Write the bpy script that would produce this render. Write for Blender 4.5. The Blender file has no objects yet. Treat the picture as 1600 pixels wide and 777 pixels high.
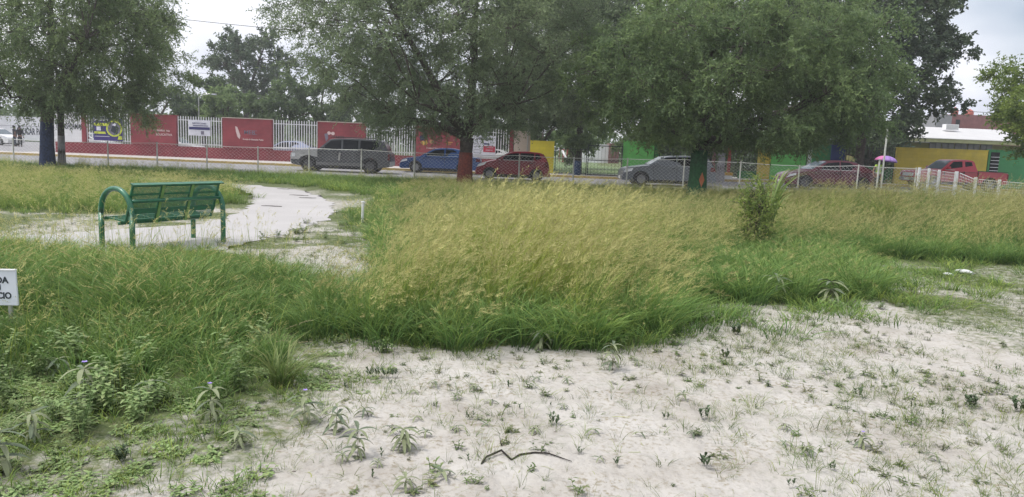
import bpy, bmesh, math, random
import numpy as np
from mathutils import Vector, Matrix
random.seed(7); RNG = np.random.default_rng(11)
sc = bpy.context.scene
C = sc.collection
PI = math.pi

# ---------------------------------------------------------------- camera
F = 1150.0; PITCH = math.atan(158.5/F); ROLL = math.radians(2.35); EYE = 1.65
cd = bpy.data.cameras.new('camera'); cam = bpy.data.objects.new('camera', cd); C.objects.link(cam)
cd.sensor_width = 36; cd.lens = 36*F/1600; cd.clip_end = 1500; cd.clip_start = .05
CAMROT = Matrix.Rotation(PI/2-PITCH, 3, 'X') @ Matrix.Rotation(ROLL, 3, 'Z')
cam.matrix_world = Matrix.Translation((0, 0, EYE)) @ CAMROT.to_4x4()
sc.camera = cam

# ---------------------------------------------------------------- sky, sun, exposure
SUN_EL, SUN_AZ = math.radians(60), math.radians(-98)        # azimuth from +Y towards +X
sdir = Vector((math.sin(SUN_AZ)*math.cos(SUN_EL), math.cos(SUN_AZ)*math.cos(SUN_EL), math.sin(SUN_EL)))
w = bpy.data.worlds.new('World'); sc.world = w; w.use_nodes = True
nt = w.node_tree; nt.nodes.clear(); N = nt.nodes.new; L = nt.links.new
out = N('ShaderNodeOutputWorld'); bg = N('ShaderNodeBackground'); L(bg.outputs[0], out.inputs[0])
sky = N('ShaderNodeTexSky'); sky.sky_type = 'NISHITA'; sky.sun_disc = False
sky.sun_elevation = SUN_EL; sky.sun_rotation = SUN_AZ; sky.dust_density = 2.0
skm = N('ShaderNodeVectorMath'); skm.operation = 'SCALE'; skm.inputs['Scale'].default_value = .10
L(sky.outputs[0], skm.inputs[0])
tc = N('ShaderNodeTexCoord'); mp = N('ShaderNodeMapping'); mp.inputs['Scale'].default_value = (1.0, 1.0, 2.6)
mp.inputs['Location'].default_value = (.35, .2, .1)
L(tc.outputs['Generated'], mp.inputs[0])
n1 = N('ShaderNodeTexNoise'); n1.inputs['Scale'].default_value = 2.1; n1.inputs['Detail'].default_value = 5; n1.inputs['Roughness'].default_value = .52
n2 = N('ShaderNodeTexNoise'); n2.inputs['Scale'].default_value = 1.5; n2.inputs['Detail'].default_value = 4
L(mp.outputs[0], n1.inputs[0]); L(mp.outputs[0], n2.inputs[0])
cr = N('ShaderNodeValToRGB'); cr.color_ramp.elements[0].position = .36; cr.color_ramp.elements[0].color = (.66, .69, .80, 1)
cr.color_ramp.elements[1].position = .60; cr.color_ramp.elements[1].color = (1.12, 1.12, 1.14, 1)
L(n1.outputs[0], cr.inputs[0])
dt = N('ShaderNodeVectorMath'); dt.operation = 'DOT_PRODUCT'; dt.inputs[1].default_value = sdir
L(tc.outputs['Generated'], dt.inputs[0])
mr = N('ShaderNodeMapRange'); mr.inputs[1].default_value = .2; mr.inputs[2].default_value = 1.0; mr.inputs[3].default_value = 1.03; mr.inputs[4].default_value = 1.6
L(dt.outputs['Value'], mr.inputs[0])
cs = N('ShaderNodeVectorMath'); cs.operation = 'SCALE'; L(cr.outputs[0], cs.inputs[0]); L(mr.outputs[0], cs.inputs['Scale'])
cover = N('ShaderNodeMapRange'); cover.inputs[1].default_value = .36; cover.inputs[2].default_value = .54
L(n2.outputs[0], cover.inputs[0])
mx = N('ShaderNodeMix'); mx.data_type = 'RGBA'
L(cover.outputs[0], mx.inputs[0]); L(skm.outputs[0], mx.inputs[6]); L(cs.outputs[0], mx.inputs[7])
L(mx.outputs[2], bg.inputs[0]); bg.inputs[1].default_value = 1.0
sl = bpy.data.lights.new('sun', 'SUN'); sun = bpy.data.objects.new('sun', sl); C.objects.link(sun)
sl.energy = 2.3; sl.angle = math.radians(11); sl.color = (1, .96, .9)
sun.rotation_euler = sdir.to_track_quat('Z', 'Y').to_euler(); sun.location = (0, 0, 30)
sc.view_settings.view_transform = 'Standard'; sc.view_settings.look = 'None'; sc.view_settings.exposure = 0.30
sc.view_settings.gamma = 1

# ---------------------------------------------------------------- geometry helpers
def sstep(t):
    t = np.clip(t, 0, 1); return t*t*(3-2*t)
def gz(x, y):
    return .25*sstep((np.asarray(x, float)-4)/16)*sstep((np.asarray(y, float)-13)/12)
def gzf(x, y): return float(gz(x, y))
def ray(px, py):
    return CAMROT @ Vector(((px-800)/F, -(py-388.5)/F, -1))
def P(px, py):
    r = ray(px, py); z = 0.0
    for _ in range(5):
        t = (z-EYE)/r.z; z = gzf(r.x*t, r.y*t)
    return r.x*t, r.y*t
def at(px, py, Y):
    r = ray(px, py); t = Y/r.y; return r.x*t, EYE+r.z*t
def X_(px, py, Y): return at(px, py, Y)[0]
def Z_(px, py, Y): return at(px, py, Y)[1]

class MB:
    """collects verts/faces for one mesh"""
    def __init__(s): s.v = []; s.f = []; s.mi = []
    def add(s, v, f, m=0):
        n = len(s.v); s.v += [tuple(p) for p in v]; s.f += [tuple(i+n for i in q) for q in f]; s.mi += [m]*len(f); return s
    def box(s, x0, x1, y0, y1, z0, z1, m=0):
        v = [(x, y, z) for x in (x0, x1) for y in (y0, y1) for z in (z0, z1)]
        return s.add(v, [(0, 1, 3, 2), (4, 6, 7, 5), (0, 4, 5, 1), (2, 3, 7, 6), (0, 2, 6, 4), (1, 5, 7, 3)], m)
    def tube(s, pts, rad, n=8, m=0, cap=True):
        pts = [Vector(p) for p in pts]
        if not hasattr(rad, '__len__'): rad = [rad]*len(pts)
        v = []; f = []; prev = None
        for i, p in enumerate(pts):
            d = (pts[min(i+1, len(pts)-1)]-pts[max(i-1, 0)])
            d = d.normalized() if d.length > 1e-9 else Vector((0, 0, 1))
            if prev is None:
                a = d.orthogonal().normalized()
            else:
                a = (prev-d*prev.dot(d)); a = a.normalized() if a.length > 1e-6 else d.orthogonal().normalized()
            prev = a; b = d.cross(a)
            for k in range(n):
                t = 2*PI*k/n; v.append(p+(a*math.cos(t)+b*math.sin(t))*rad[i])
        for i in range(len(pts)-1):
            for k in range(n):
                k2 = (k+1) % n; f.append((i*n+k, i*n+k2, (i+1)*n+k2, (i+1)*n+k))
        if cap: f += [tuple(range(n))[::-1], tuple((len(pts)-1)*n+k for k in range(n))]
        return s.add(v, f, m)
    def prism(s, poly, y0, y1, m=0):
        """poly in (x,z), extruded y0..y1"""
        n = len(poly); v = [(x, y0, z) for x, z in poly]+[(x, y1, z) for x, z in poly]
        f = [tuple(range(n)), tuple(range(2*n-1, n-1, -1))]+[(i, (i+1) % n+0, (i+1) % n+n, i+n)[::-1] for i in range(n)]
        return s.add(v, f, m)
    def lathe(s, prof, n=20, axis='y', c=(0, 0, 0), m=0, caps=True):
        v = []; f = []
        for r, h in prof:
            for k in range(n):
                t = 2*PI*k/n; a, b = r*math.cos(t), r*math.sin(t)
                v.append((c[0]+a, c[1]+h, c[2]+b) if axis == 'y' else (c[0]+a, c[1]+b, c[2]+h))
        for i in range(len(prof)-1):
            for k in range(n):
                k2 = (k+1) % n; f.append((i*n+k, i*n+k2, (i+1)*n+k2, (i+1)*n+k))
        if caps: f += [tuple(range(n)), tuple((len(prof)-1)*n+k for k in range(n))]
        return s.add(v, f, m)
    def build(s, name, mats, parent=None, smooth=False, fix=True):
        me = bpy.data.meshes.new(name); me.from_pydata(s.v, [], s.f)
        if not isinstance(mats, (list, tuple)): mats = [mats]
        for q in mats: me.materials.append(q)
        if len(mats) > 1: me.polygons.foreach_set('material_index', s.mi)
        if fix:
            bm = bmesh.new(); bm.from_mesh(me); bmesh.ops.recalc_face_normals(bm, faces=bm.faces); bm.to_mesh(me); bm.free()
        if smooth:
            me.shade_smooth(); 
        o = bpy.data.objects.new(name, me); C.objects.link(o)
        if parent: o.parent = parent
        return o
def sharp(o, ang=35):
    me = o.data; me.shade_smooth(); me.set_sharp_from_angle(angle=math.radians(ang)); return o
def tag(o, label=None, cat=None, group=None, kind=None):
    if label: o['label'] = label
    if cat: o['category'] = cat
    if group: o['group'] = group
    if kind: o['kind'] = kind
    return o
def thing(name, label, cat, loc=(0, 0, 0), rz=0, group=None):
    o = bpy.data.objects.new(name, None); C.objects.link(o); o.location = loc; o.rotation_euler = (0, 0, rz); o.empty_display_size = .2
    return tag(o, label, cat, group)
def share(o, parent, loc=None, rot=None, scale=None):
    c = o.copy(); C.objects.link(c); c.parent = parent
    if loc is not None: c.location = loc
    if rot is not None: c.rotation_euler = rot
    if scale is not None: c.scale = scale
    return c
def bevel(o, wd=.02, seg=2, ang=30):
    m = o.modifiers.new('bevel', 'BEVEL'); m.width = wd; m.segments = seg; m.limit_method = 'ANGLE'; m.angle_limit = math.radians(ang); return o
def text(name, body, size, mat, parent, loc, rot=(PI/2, 0, 0), align='CENTER', ext=.004, sx=1, bold=0):
    cu = bpy.data.curves.new(name, 'FONT'); cu.body = body; cu.size = size; cu.align_x = align; cu.align_y = 'CENTER'; cu.extrude = ext; cu.offset = bold
    cu.materials.append(mat); o0 = bpy.data.objects.new(name, cu); C.objects.link(o0); me = bpy.data.meshes.new_from_object(o0.evaluated_get(bpy.context.evaluated_depsgraph_get())); bpy.data.objects.remove(o0)
    o = bpy.data.objects.new(name, me); C.objects.link(o); o.parent = parent
    o.location = loc; o.rotation_euler = rot; o.scale = (sx, 1, 1); return o

# ---------------------------------------------------------------- materials
def lin(c): return tuple(((u/255)/12.92 if u/255 <= .04045 else (((u/255)+.055)/1.055)**2.4) for u in c)
def mat(name, col, rough=.6, var=.15, scale=3., metal=0, bump=.0, bscale=40., col2=None, spec=.5, coat=0, detail=6, thr=None, dirt=None, block=None):
    m = bpy.data.materials.new(name); m.use_nodes = True; t = m.node_tree; b = t.nodes['Principled BSDF']
    b.inputs['Roughness'].default_value = rough; b.inputs['Metallic'].default_value = metal
    b.inputs['Specular IOR Level'].default_value = spec; b.inputs['Coat Weight'].default_value = coat
    tc = t.nodes.new('ShaderNodeTexCoord'); n = t.nodes.new('ShaderNodeTexNoise'); n.inputs['Scale'].default_value = scale; n.inputs['Detail'].default_value = detail
    n.inputs['Roughness'].default_value = .62
    t.links.new(tc.outputs['Object'], n.inputs[0])
    r = t.nodes.new('ShaderNodeValToRGB'); e = r.color_ramp.elements
    c2 = col2 or tuple(min(1, u*(1+var)) for u in col); c1 = col if col2 else tuple(u*(1-var) for u in col)
    e[0].color = (*c1, 1); e[1].color = (*c2, 1)
    e[0].position, e[1].position = thr or (.32, .68)
    t.links.new(n.outputs[0], r.inputs[0]); last = r.outputs[0]
    if dirt:
        n3 = t.nodes.new('ShaderNodeTexNoise'); n3.inputs['Scale'].default_value = scale*.37; n3.inputs['Detail'].default_value = 8; n3.inputs['Roughness'].default_value = .7
        mp3 = t.nodes.new('ShaderNodeMapping'); mp3.inputs['Scale'].default_value = (1, 1, .35); mp3.inputs['Location'].default_value = (3, 7, 1)
        t.links.new(tc.outputs['Object'], mp3.inputs[0]); t.links.new(mp3.outputs[0], n3.inputs[0])
        q = t.nodes.new('ShaderNodeMapRange'); q.inputs[1].default_value = .5; q.inputs[2].default_value = .72; q.inputs[4].default_value = .6
        t.links.new(n3.outputs[0], q.inputs[0]); k = t.nodes.new('ShaderNodeMix'); k.data_type = 'RGBA'
        t.links.new(q.outputs[0], k.inputs[0]); t.links.new(last, k.inputs[6]); k.inputs[7].default_value = (*dirt, 1); last = k.outputs[2]
    h = None
    if block:
        bt = t.nodes.new('ShaderNodeTexBrick'); bt.inputs['Scale'].default_value = 1; bt.inputs['Brick Width'].default_value = block[0]; bt.inputs['Row Height'].default_value = block[1]
        bt.inputs['Mortar Size'].default_value = .008; bt.inputs['Mortar Smooth'].default_value = .4
        bt.inputs['Color1'].default_value = (1, 1, 1, 1); bt.inputs['Color2'].default_value = (.93, .93, .93, 1); bt.inputs['Mortar'].default_value = (.82, .82, .82, 1)
        mp2 = t.nodes.new('ShaderNodeMapping'); mp2.inputs['Rotation'].default_value = (-PI/2, 0, 0)
        t.links.new(tc.outputs['Object'], mp2.inputs[0]); t.links.new(mp2.outputs[0], bt.inputs[0])
        k = t.nodes.new('ShaderNodeMix'); k.data_type = 'RGBA'; k.blend_type = 'MULTIPLY'; k.inputs[0].default_value = 1
        t.links.new(last, k.inputs[6]); t.links.new(bt.outputs[0], k.inputs[7]); last = k.outputs[2]; h = bt.outputs['Fac']
    t.links.new(last, b.inputs['Base Color'])
    if bump or h:
        n4 = t.nodes.new('ShaderNodeTexNoise'); n4.inputs['Scale'].default_value = bscale; n4.inputs['Detail'].default_value = 5
        t.links.new(tc.outputs['Object'], n4.inputs[0]); bu = t.nodes.new('ShaderNodeBump'); bu.inputs['Strength'].default_value = bump or .3; bu.inputs['Distance'].default_value = .03
        t.links.new(n4.outputs[0], bu.inputs['Height']); lastn = bu
        if h:
            b2 = t.nodes.new('ShaderNodeBump'); b2.invert = True; b2.inputs['Strength'].default_value = .5; b2.inputs['Distance'].default_value = .01
            t.links.new(h, b2.inputs['Height']); t.links.new(bu.outputs[0], b2.inputs['Normal']); lastn = b2
        t.links.new(lastn.outputs[0], b.inputs['Normal'])
    return m
M = {}
M['red_wall'] = mat('red_wall_paint', (.25, .045, .055), .8, .22, .9, bump=.3, dirt=(.17, .05, .05), block=(.4, .2))
M['white_wall'] = mat('white_wall_paint', (.72, .72, .73), .8, .06, .8, bump=.2, dirt=(.5, .48, .46), block=(.4, .2))
M['tan_wall'] = mat('tan_plaster', (.50, .42, .36), .85, .12, 2, bump=.3, dirt=(.3, .25, .2))
M['yellow_wall'] = mat('yellow_wall_paint', (.60, .47, .065), .75, .1, 1.5, bump=.3, dirt=(.38, .31, .09), block=(.4, .2))
M['bright_yellow'] = mat('bright_yellow_paint', (.70, .58, .04), .7, .08, 1.5, bump=.2, block=(.4, .2))
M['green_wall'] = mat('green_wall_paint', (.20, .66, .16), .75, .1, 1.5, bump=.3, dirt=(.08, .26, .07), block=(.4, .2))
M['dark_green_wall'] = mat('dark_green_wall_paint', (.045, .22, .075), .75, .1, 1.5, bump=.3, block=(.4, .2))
M['navy'] = mat('navy_paint', (.02, .04, .16), .7, .1, 2)
M['white_metal'] = mat('white_painted_metal', (.74, .74, .76), .45, .08, 5)
M['galv'] = mat('galvanised_steel', (.42, .43, .42), .45, .15, 8, metal=.5)
M['post_paint'] = mat('pale_post_paint', (.60, .60, .57), .6, .18, 9, dirt=(.25, .22, .18))
M['wire'] = mat('fence_wire', (.72, .71, .69), .5, .1, 20, metal=.3)
M['dark_iron'] = mat('dark_iron', (.02, .028, .026), .55, .2, 10)
M['black'] = mat('black_plastic', (.014, .014, .016), .5, .2, 10)
M['tyre'] = mat('tyre_rubber', (.018, .018, .019), .85, .2, 20, bump=.2)
M['rim'] = mat('wheel_alloy', (.27, .275, .285), .4, .1, 10, metal=.2)
M['darkrim'] = mat('dark_wheel', (.10, .10, .105), .45, .1, 10, metal=.2)
def glass(name, col=(.02, .026, .03), rough=.08):
    m = mat(name, col, rough, .1, 2, spec=.22); return m
M['car_glass'] = glass('car_glass', (.004, .005, .006), .2)
M['windscreen'] = glass('windscreen_glass', (.10, .13, .15), .1)
M['lamp_glass'] = mat('headlamp_glass', (.65, .67, .70), .12, .1, 20, spec=.8)
M['tail_lamp'] = mat('tail_lamp', (.13, .012, .015), .2, .1, 20)
M['plate'] = mat('number_plate', (.6, .6, .58), .5, .05, 20)
M['interior'] = mat('car_interior', (.03, .03, .032), .8, .2, 8)
def paint(name, col, metal=.25, rough=.28):
    return mat(name, col, rough, .04, 3, metal=metal, coat=.35, dirt=tuple(u*.8+.03 for u in col))
M['asphalt'] = mat('asphalt', (.24, .235, .245), .9, .1, 1.2, bump=.5, bscale=120, dirt=(.32, .30, .28))
M['concrete'] = mat('concrete_pavement', (.44, .41, .39), .9, .1, 1.5, bump=.4, bscale=60, dirt=(.36, .33, .30))
M['kerb_yellow'] = mat('worn_yellow_kerb', (.46, .33, .10), .85, .2, 4, bump=.3, dirt=(.4, .36, .33))
M['bark'] = mat('bark', (.045, .036, .030), .9, .35, 9, bump=.9, bscale=22, col2=(.11, .09, .075))
M['twig'] = mat('twig_bark', (.06, .052, .042), .9, .3, 9)
M['bench'] = mat('bench_green_paint', (.012, .125, .060), .42, .32, 14, coat=.15, dirt=(.04, .10, .06))
M['bench_pale'] = mat('pale_green_paint', (.16, .30, .09), .5, .15, 15)  # back strap colour, paler than the bench green
M['sign_white'] = mat('sign_white', (.66, .69, .76), .45, .05, 6)
M['ink'] = mat('dark_ink', (.012, .02, .03), .6, .1, 20)
M['grey_ink'] = mat('grey_ink', (.16, .15, .20), .7, .1, 20)
M['pale_ink'] = mat('pale_pink_ink', (.62, .48, .47), .7, .08, 20)
M['gold_ink'] = mat('golden_ink', (.60, .38, .10), .7, .08, 20)
M['blue_ink'] = mat('blue_ink', (.03, .03, .13), .7, .08, 20)
M['purple_print'] = mat('purple_banner', (.035, .022, .16), .6, .1, 6)
M['lime_print'] = mat('lime_print', (.52, .58, .06), .6, .08, 6)
M['banner_white'] = mat('banner_white', (.62, .62, .68), .6, .06, 3)
M['banner_red'] = mat('banner_red', (.42, .03, .06), .6, .08, 5)
M['stick'] = mat('dead_stick', (.035, .028, .022), .9, .3, 30, bump=.5)

# ---------------------------------------------------------------- value noise used for scattering and ground cover
_T = RNG.random((256, 256))
def vnoise(x, y, s):
    x = np.asarray(x)*s+1000; y = np.asarray(y)*s+1000; xi = np.floor(x).astype(int); yi = np.floor(y).astype(int); fx = x-xi; fy = y-yi
    fx = fx*fx*(3-2*fx); fy = fy*fy*(3-2*fy); g = lambda a, b: _T[a % 256, b % 256]
    return (g(xi, yi)*(1-fx)+g(xi+1, yi)*fx)*(1-fy)+(g(xi, yi+1)*(1-fx)+g(xi+1, yi+1)*fx)*fy
def fbm(x, y, s): return (vnoise(x, y, s)*.5+vnoise(x+17, y+5, s*2.1)*.28+vnoise(x+3, y+31, s*4.3)*.22)
def inside(poly, x, y):
    x = np.asarray(x); y = np.asarray(y); c = np.zeros(x.shape, bool); n = len(poly)
    for i in range(n):
        x0, y0 = poly[i]; x1, y1 = poly[(i+1) % n]
        if y0 == y1: continue
        k = ((y0 > y) != (y1 > y)) & (x < (x1-x0)*(y-y0)/(y1-y0)+x0); c ^= k
    return c
def edge_dist(poly, x, y):
    """signed distance, positive inside"""
    x = np.asarray(x, float); y = np.asarray(y, float); d = np.full(x.shape, 1e9); n = len(poly)
    for i in range(n):
        x0, y0 = poly[i]; x1, y1 = poly[(i+1) % n]; dx, dy = x1-x0, y1-y0; q = dx*dx+dy*dy+1e-12
        t = np.clip(((x-x0)*dx+(y-y0)*dy)/q, 0, 1); d = np.minimum(d, np.hypot(x-x0-t*dx, y-y0-t*dy))
    return np.where(inside(poly, x, y), d, -d)

PATH_PX = [(-90, 404), (60, 397), (150, 399), (250, 396), (350, 391), (385, 380), (440, 368), (476, 354), (518, 343), (524, 330), (513, 311), (470, 298), (400, 290), (330, 285.5), (255, 281), (190, 278.5), (120, 277),
           (120, 278.2), (190, 280), (250, 284), (330, 289.5), (375, 295), (398, 306), (396, 319), (358, 341), (300, 352), (205, 358), (150, 362), (0, 371), (-90, 376)]
PATH = [P(*q) for q in PATH_PX]
CENTRAL = [(-1.75, 6.1), (-1.2, 5.95), (-.4, 5.9), (.3, 6.05), (.9, 6.1), (1.25, 6.3), (1.65, 7.1), (1.8, 7.8), (2.3, 9.0), (3.0, 10.4), (3.9, 11.6), (5.9, 12.8), (8.8, 12.5), (13, 12.2), (20, 13), (30, 16), (30, 25), (10, 24.5), (0, 24), (-3.2, 23.5), (-3.1, 19), (-2.7, 15), (-1.9, 11), (-1.35, 8.6), (-1.7, 7.2)]
LEFTLOW = [(-2.6, 2.9), (-1.7, 3.15), (-1.1, 3.5), (-.95, 4.2), (-1.1, 5.0), (-1.3, 6.0), (-2.2, 6.2), (-3.2, 4.2), (-3.4, 3.0)]
MEDIUM = [(2.0, 7.5), (2.3, 8.0), (2.84, 8.25), (3.65, 8.2), (4.3, 8.7), (4.95, 9.4), (5.2, 10.6), (5.9, 12.2), (5.2, 13.2), (3.2, 11.6), (2.2, 9.4)]
LEFT = [(-2.15, 3.75), (-1.8, 4.1), (-1.5, 4.6), (-1.62, 5.4), (-1.75, 6.1), (-1.55, 7.0), (-1.9, 7.9), (-2.6, 8.8), (-3.6, 10.0), (-4.4, 10.6), (-5.6, 10.3), (-7.2, 10.4), (-12, 10.6), (-12, 3.6), (-3.4, 3.35)]
ISLAND = [(-6.6, 18.2), (-7.2, 20.3), (-9.0, 23.2), (-13.7, 25.2), (-20, 27), (-34, 29), (-34, 16.5), (-20, 15.0), (-12, 13.9), (-7.4, 14.6)]
VERGE = [(-60, 27.2), (-30, 28.5), (-13.7, 27.0), (-8.5, 25.8), (-4.6, 22.5), (-3.0, 17.8), (-2.6, 15.5), (-3.1, 23.8), (0, 24), (12, 25), (60, 26), (60, 33.3), (-60, 33.3)]
VERGE = [(-60, 28.6), (-34, 29.3), (-20, 27.6), (-12, 27.0), (-7.6, 25.4), (-4.4, 22.0), (-3.6, 18.6), (-3.9, 16.4), (-3.4, 14.4), (-2.6, 14.0), (-2.9, 18), (-3.1, 23.6), (0, 24), (12, 25), (60, 26), (60, 33.1), (-60, 33.1)]

# ---------------------------------------------------------------- ground
def ground():
    def axis(lo, hi, near0, near1, fine, coarse):
        a = [near0]; 
        while a[-1] < near1: a.append(a[-1]+fine)
        s = fine
        while a[-1] < hi: s = min(coarse, s*1.18); a.append(a[-1]+s)
        b = [near0]; s = fine
        while b[-1] > lo: s = min(coarse, s*1.18); b.append(b[-1]-s)
        return np.array(sorted(set(b[1:]+a)))
    xs = axis(-700, 700, -9, 11, .09, 60); ys = axis(-300, 1200, 1.5, 16, .09, 60)
    X, Y = np.meshgrid(xs, ys); nx, ny = len(xs), len(ys)
    veg = np.zeros(X.shape)
    for poly, soft, amp in ((CENTRAL, .5, 1.0), (MEDIUM, .5, .95), (LEFT, .6, .95), (ISLAND, .8, .85), (VERGE, .8, .9), (LEFTLOW, .9, .62)):
        veg = np.maximum(veg, amp*sstep((edge_dist(poly, X, Y)+soft*.6+.35*(fbm(X, Y, 1.6)-.5))/soft))
    far = sstep((Y-33)/1.5); veg = np.maximum(veg, far*.9)
    veg = np.maximum(veg, sstep((np.abs(X)-30)/10)*.8)
    scatter = sstep((fbm(X+40, Y, .8)-.44)/.18)*.30 + sstep((X-1.5)/4)*.20*sstep((Y-2.5)/6) + sstep((Y-7)/3)*.30 + .12*sstep((Y-9)/4) + .06
    veg = np.clip(np.maximum(veg, scatter), 0, 1)
    off = sstep((-edge_dist(PATH, X, Y)-.5)/1.2)
    Z = gz(X, Y)+np.where(Y < 26, (fbm(X, Y, .9)-.5)*.05*off, 0)+np.where(Y < 16, (fbm(X+9, Y+4, 3.2)-.5)*.026*off, 0)
    Z -= np.where(Y > 33.2, .01, 0)
    v = np.stack([X, Y, Z], -1).reshape(-1, 3)
    i = np.arange(nx*ny).reshape(ny, nx); q = np.stack([i[:-1, :-1], i[:-1, 1:], i[1:, 1:], i[1:, :-1]], -1).reshape(-1, 4)
    me = bpy.data.meshes.new('ground'); me.vertices.add(len(v)); me.vertices.foreach_set('co', v.ravel())
    me.loops.add(q.size); me.loops.foreach_set('vertex_index', q.ravel()); me.polygons.add(len(q))
    me.polygons.foreach_set('loop_start', np.arange(len(q))*4); me.update(calc_edges=True); me.shade_smooth()
    a = me.attributes.new('veg', 'FLOAT', 'POINT'); a.data.foreach_set('value', veg.ravel().astype(np.float32))
    o = bpy.data.objects.new('ground', me); C.objects.link(o); tag(o, 'pale sandy ground with patches of low green cover', kind='structure')
    m = bpy.data.materials.new('sandy_ground'); m.use_nodes = True; t = m.node_tree; n = t.nodes.new; l = t.links.new; b = t.nodes['Principled BSDF']; b.inputs['Roughness'].default_value = .95; b.inputs['Specular IOR Level'].default_value = .15
    tcn = n('ShaderNodeTexCoord'); at_ = n('ShaderNodeAttribute'); at_.attribute_name = 'veg'
    def noise(s, d=6, r=.6, loc=0):
        k = n('ShaderNodeTexNoise'); k.inputs['Scale'].default_value = s; k.inputs['Detail'].default_value = d; k.inputs['Roughness'].default_value = r
        mp = n('ShaderNodeMapping'); mp.inputs['Location'].default_value = (loc, loc*2, 0); l(tcn.outputs['Object'], mp.inputs[0]); l(mp.outputs[0], k.inputs[0]); return k.outputs[0]
    def ramp(src, *st):
        r = n('ShaderNodeValToRGB'); e = r.color_ramp.elements
        while len(e) < len(st): e.new(.5)
        for k, (p_, c_) in zip(e, st): k.position = p_; k.color = (*c_, 1)
        l(src, r.inputs[0]); return r.outputs[0]
    sand = ramp(noise(1.3, 8, .65), (.25, (.30, .27, .235)), (.48, (.435, .41, .375)), (.72, (.52, .50, .47)))
    litter = ramp(noise(26, 4, .7, 3), (.50, (1, 1, 1)), (.62, (.60, .56, .45)))
    k1 = n('ShaderNodeMix'); k1.data_type = 'RGBA'; k1.blend_type = 'MULTIPLY'
    lf = ramp(noise(2.2, 4, .6, 9), (.42, (.15, .15, .15)), (.62, (1, 1, 1))); l(lf, k1.inputs[0]); l(sand, k1.inputs[6]); l(litter, k1.inputs[7])
    green = ramp(noise(9, 6, .7, 5), (.3, (.06, .085, .035)), (.55, (.12, .145, .06)), (.75, (.24, .22, .13)))
    ad = n('ShaderNodeMath'); ad.operation = 'ADD'; l(at_.outputs['Fac'], ad.inputs[0])
    sb = n('ShaderNodeMath'); sb.operation = 'MULTIPLY_ADD'; l(noise(11, 8, .75, 7), sb.inputs[0]); sb.inputs[1].default_value = 1.3; sb.inputs[2].default_value = -.65; l(sb.outputs[0], ad.inputs[1])
    ff = n('ShaderNodeMapRange'); ff.inputs[1].default_value = .42; ff.inputs[2].default_value = .72; l(ad.outputs[0], ff.inputs[0])
    k2 = n('ShaderNodeMix'); k2.data_type = 'RGBA'; l(ff.outputs[0], k2.inputs[0]); l(k1.outputs[2], k2.inputs[6]); l(green, k2.inputs[7])
    l(k2.outputs[2], b.inputs['Base Color'])
    b0 = n('ShaderNodeBump'); b0.inputs['Strength'].default_value = .6; b0.inputs['Distance'].default_value = .10; l(noise(4.5, 3, .5, 2), b0.inputs['Height']); bu = n('ShaderNodeBump'); bu.inputs['Strength'].default_value = .6; bu.inputs['Distance'].default_value = .03; l(noise(14, 8, .7), bu.inputs['Height']); l(b0.outputs[0], bu.inputs['Normal'])
    b2 = n('ShaderNodeBump'); b2.inputs['Strength'].default_value = .4; b2.inputs['Distance'].default_value = .006; l(noise(90, 4, .6), b2.inputs['Height']); l(bu.outputs[0], b2.inputs['Normal']); l(b2.outputs[0], b.inputs['Normal'])
    me.materials.append(m); return o
ground()

def sheet(name, poly, mat_, label, lift=.004, rag=0, step=.4, inset=0):
    """flat ground sheet: polygon outline resampled, ragged, filled and following the terrain"""
    pts = []; n = len(poly)
    for i in range(n):
        a = Vector(poly[i]); b = Vector(poly[(i+1) % n]); k = max(1, int((b-a).length/step))
        for j in range(k):
            p = a.lerp(b, j/k); pts.append((p.x+(random.random()-.5)*rag, p.y+(random.random()-.5)*rag))
    bm = bmesh.new(); vs = [bm.verts.new((x, y, gzf(x, y)+lift)) for x, y in pts]; bm.faces.new(vs)
    bmesh.ops.triangulate(bm, faces=bm.faces); bmesh.ops.recalc_face_normals(bm, faces=bm.faces)
    if sum(f.normal.z for f in bm.faces) < 0: bmesh.ops.reverse_faces(bm, faces=bm.faces)
    me = bpy.data.meshes.new(name); bm.to_mesh(me); bm.free(); me.materials.append(mat_)
    o = bpy.data.objects.new(name, me); C.objects.link(o); return tag(o, label, kind='structure')
M['path'] = mat('pale_dusty_path', (.41, .395, .39), .95, .07, .8, bump=.3, bscale=30, dirt=(.37, .355, .345))
pth = [P(*q) for q in PATH_PX]
sheet('path', pth, M['path'], 'pale curving dusty footpath', lift=.008, rag=.22, step=.2)
for (px, py, l_, lb_) in ((467, 306, .5, 'dark twig litter in the middle of the path bend'), (480, 310, .45, 'dark twig litter just right of the middle piece'), (442, 296, .35, 'farthest dark twig litter on the pale path'), (425, 323, .5, 'nearest dark twig litter on the pale path')):
    x, y = P(px, py); m_ = MB(); pts = [(x-l_/2+l_*k/5+random.uniform(-.03, .03), y+random.uniform(-.04, .04)) for k in range(6)]
    for k in range(5): 
        (a, b_), (c, d) = pts[k], pts[k+1]; wd = .05*math.sin(PI*(k+.7)/6)
        m_.add([(a, b_-wd, .012), (c, d-wd, .012), (c, d+wd, .02), (a, b_+wd, .02)], [(0, 1, 2, 3)])
    tag(m_.build('fallen_twigs', M['stick'], fix=False), lb_, 'twigs', 'dark twig litter on the path')
sheet('road', [(-120, 33.4), (80, 33.4), (80, 43.5), (-120, 43.5)], M['asphalt'], 'grey asphalt street', lift=.008, step=1.5)
sheet('paved_yard', [(-120, 46.0), (-30.6, 46.0), (-30.6, 86), (-120, 86)], M['asphalt'], 'grey paved side street', lift=.012, step=3)
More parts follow.
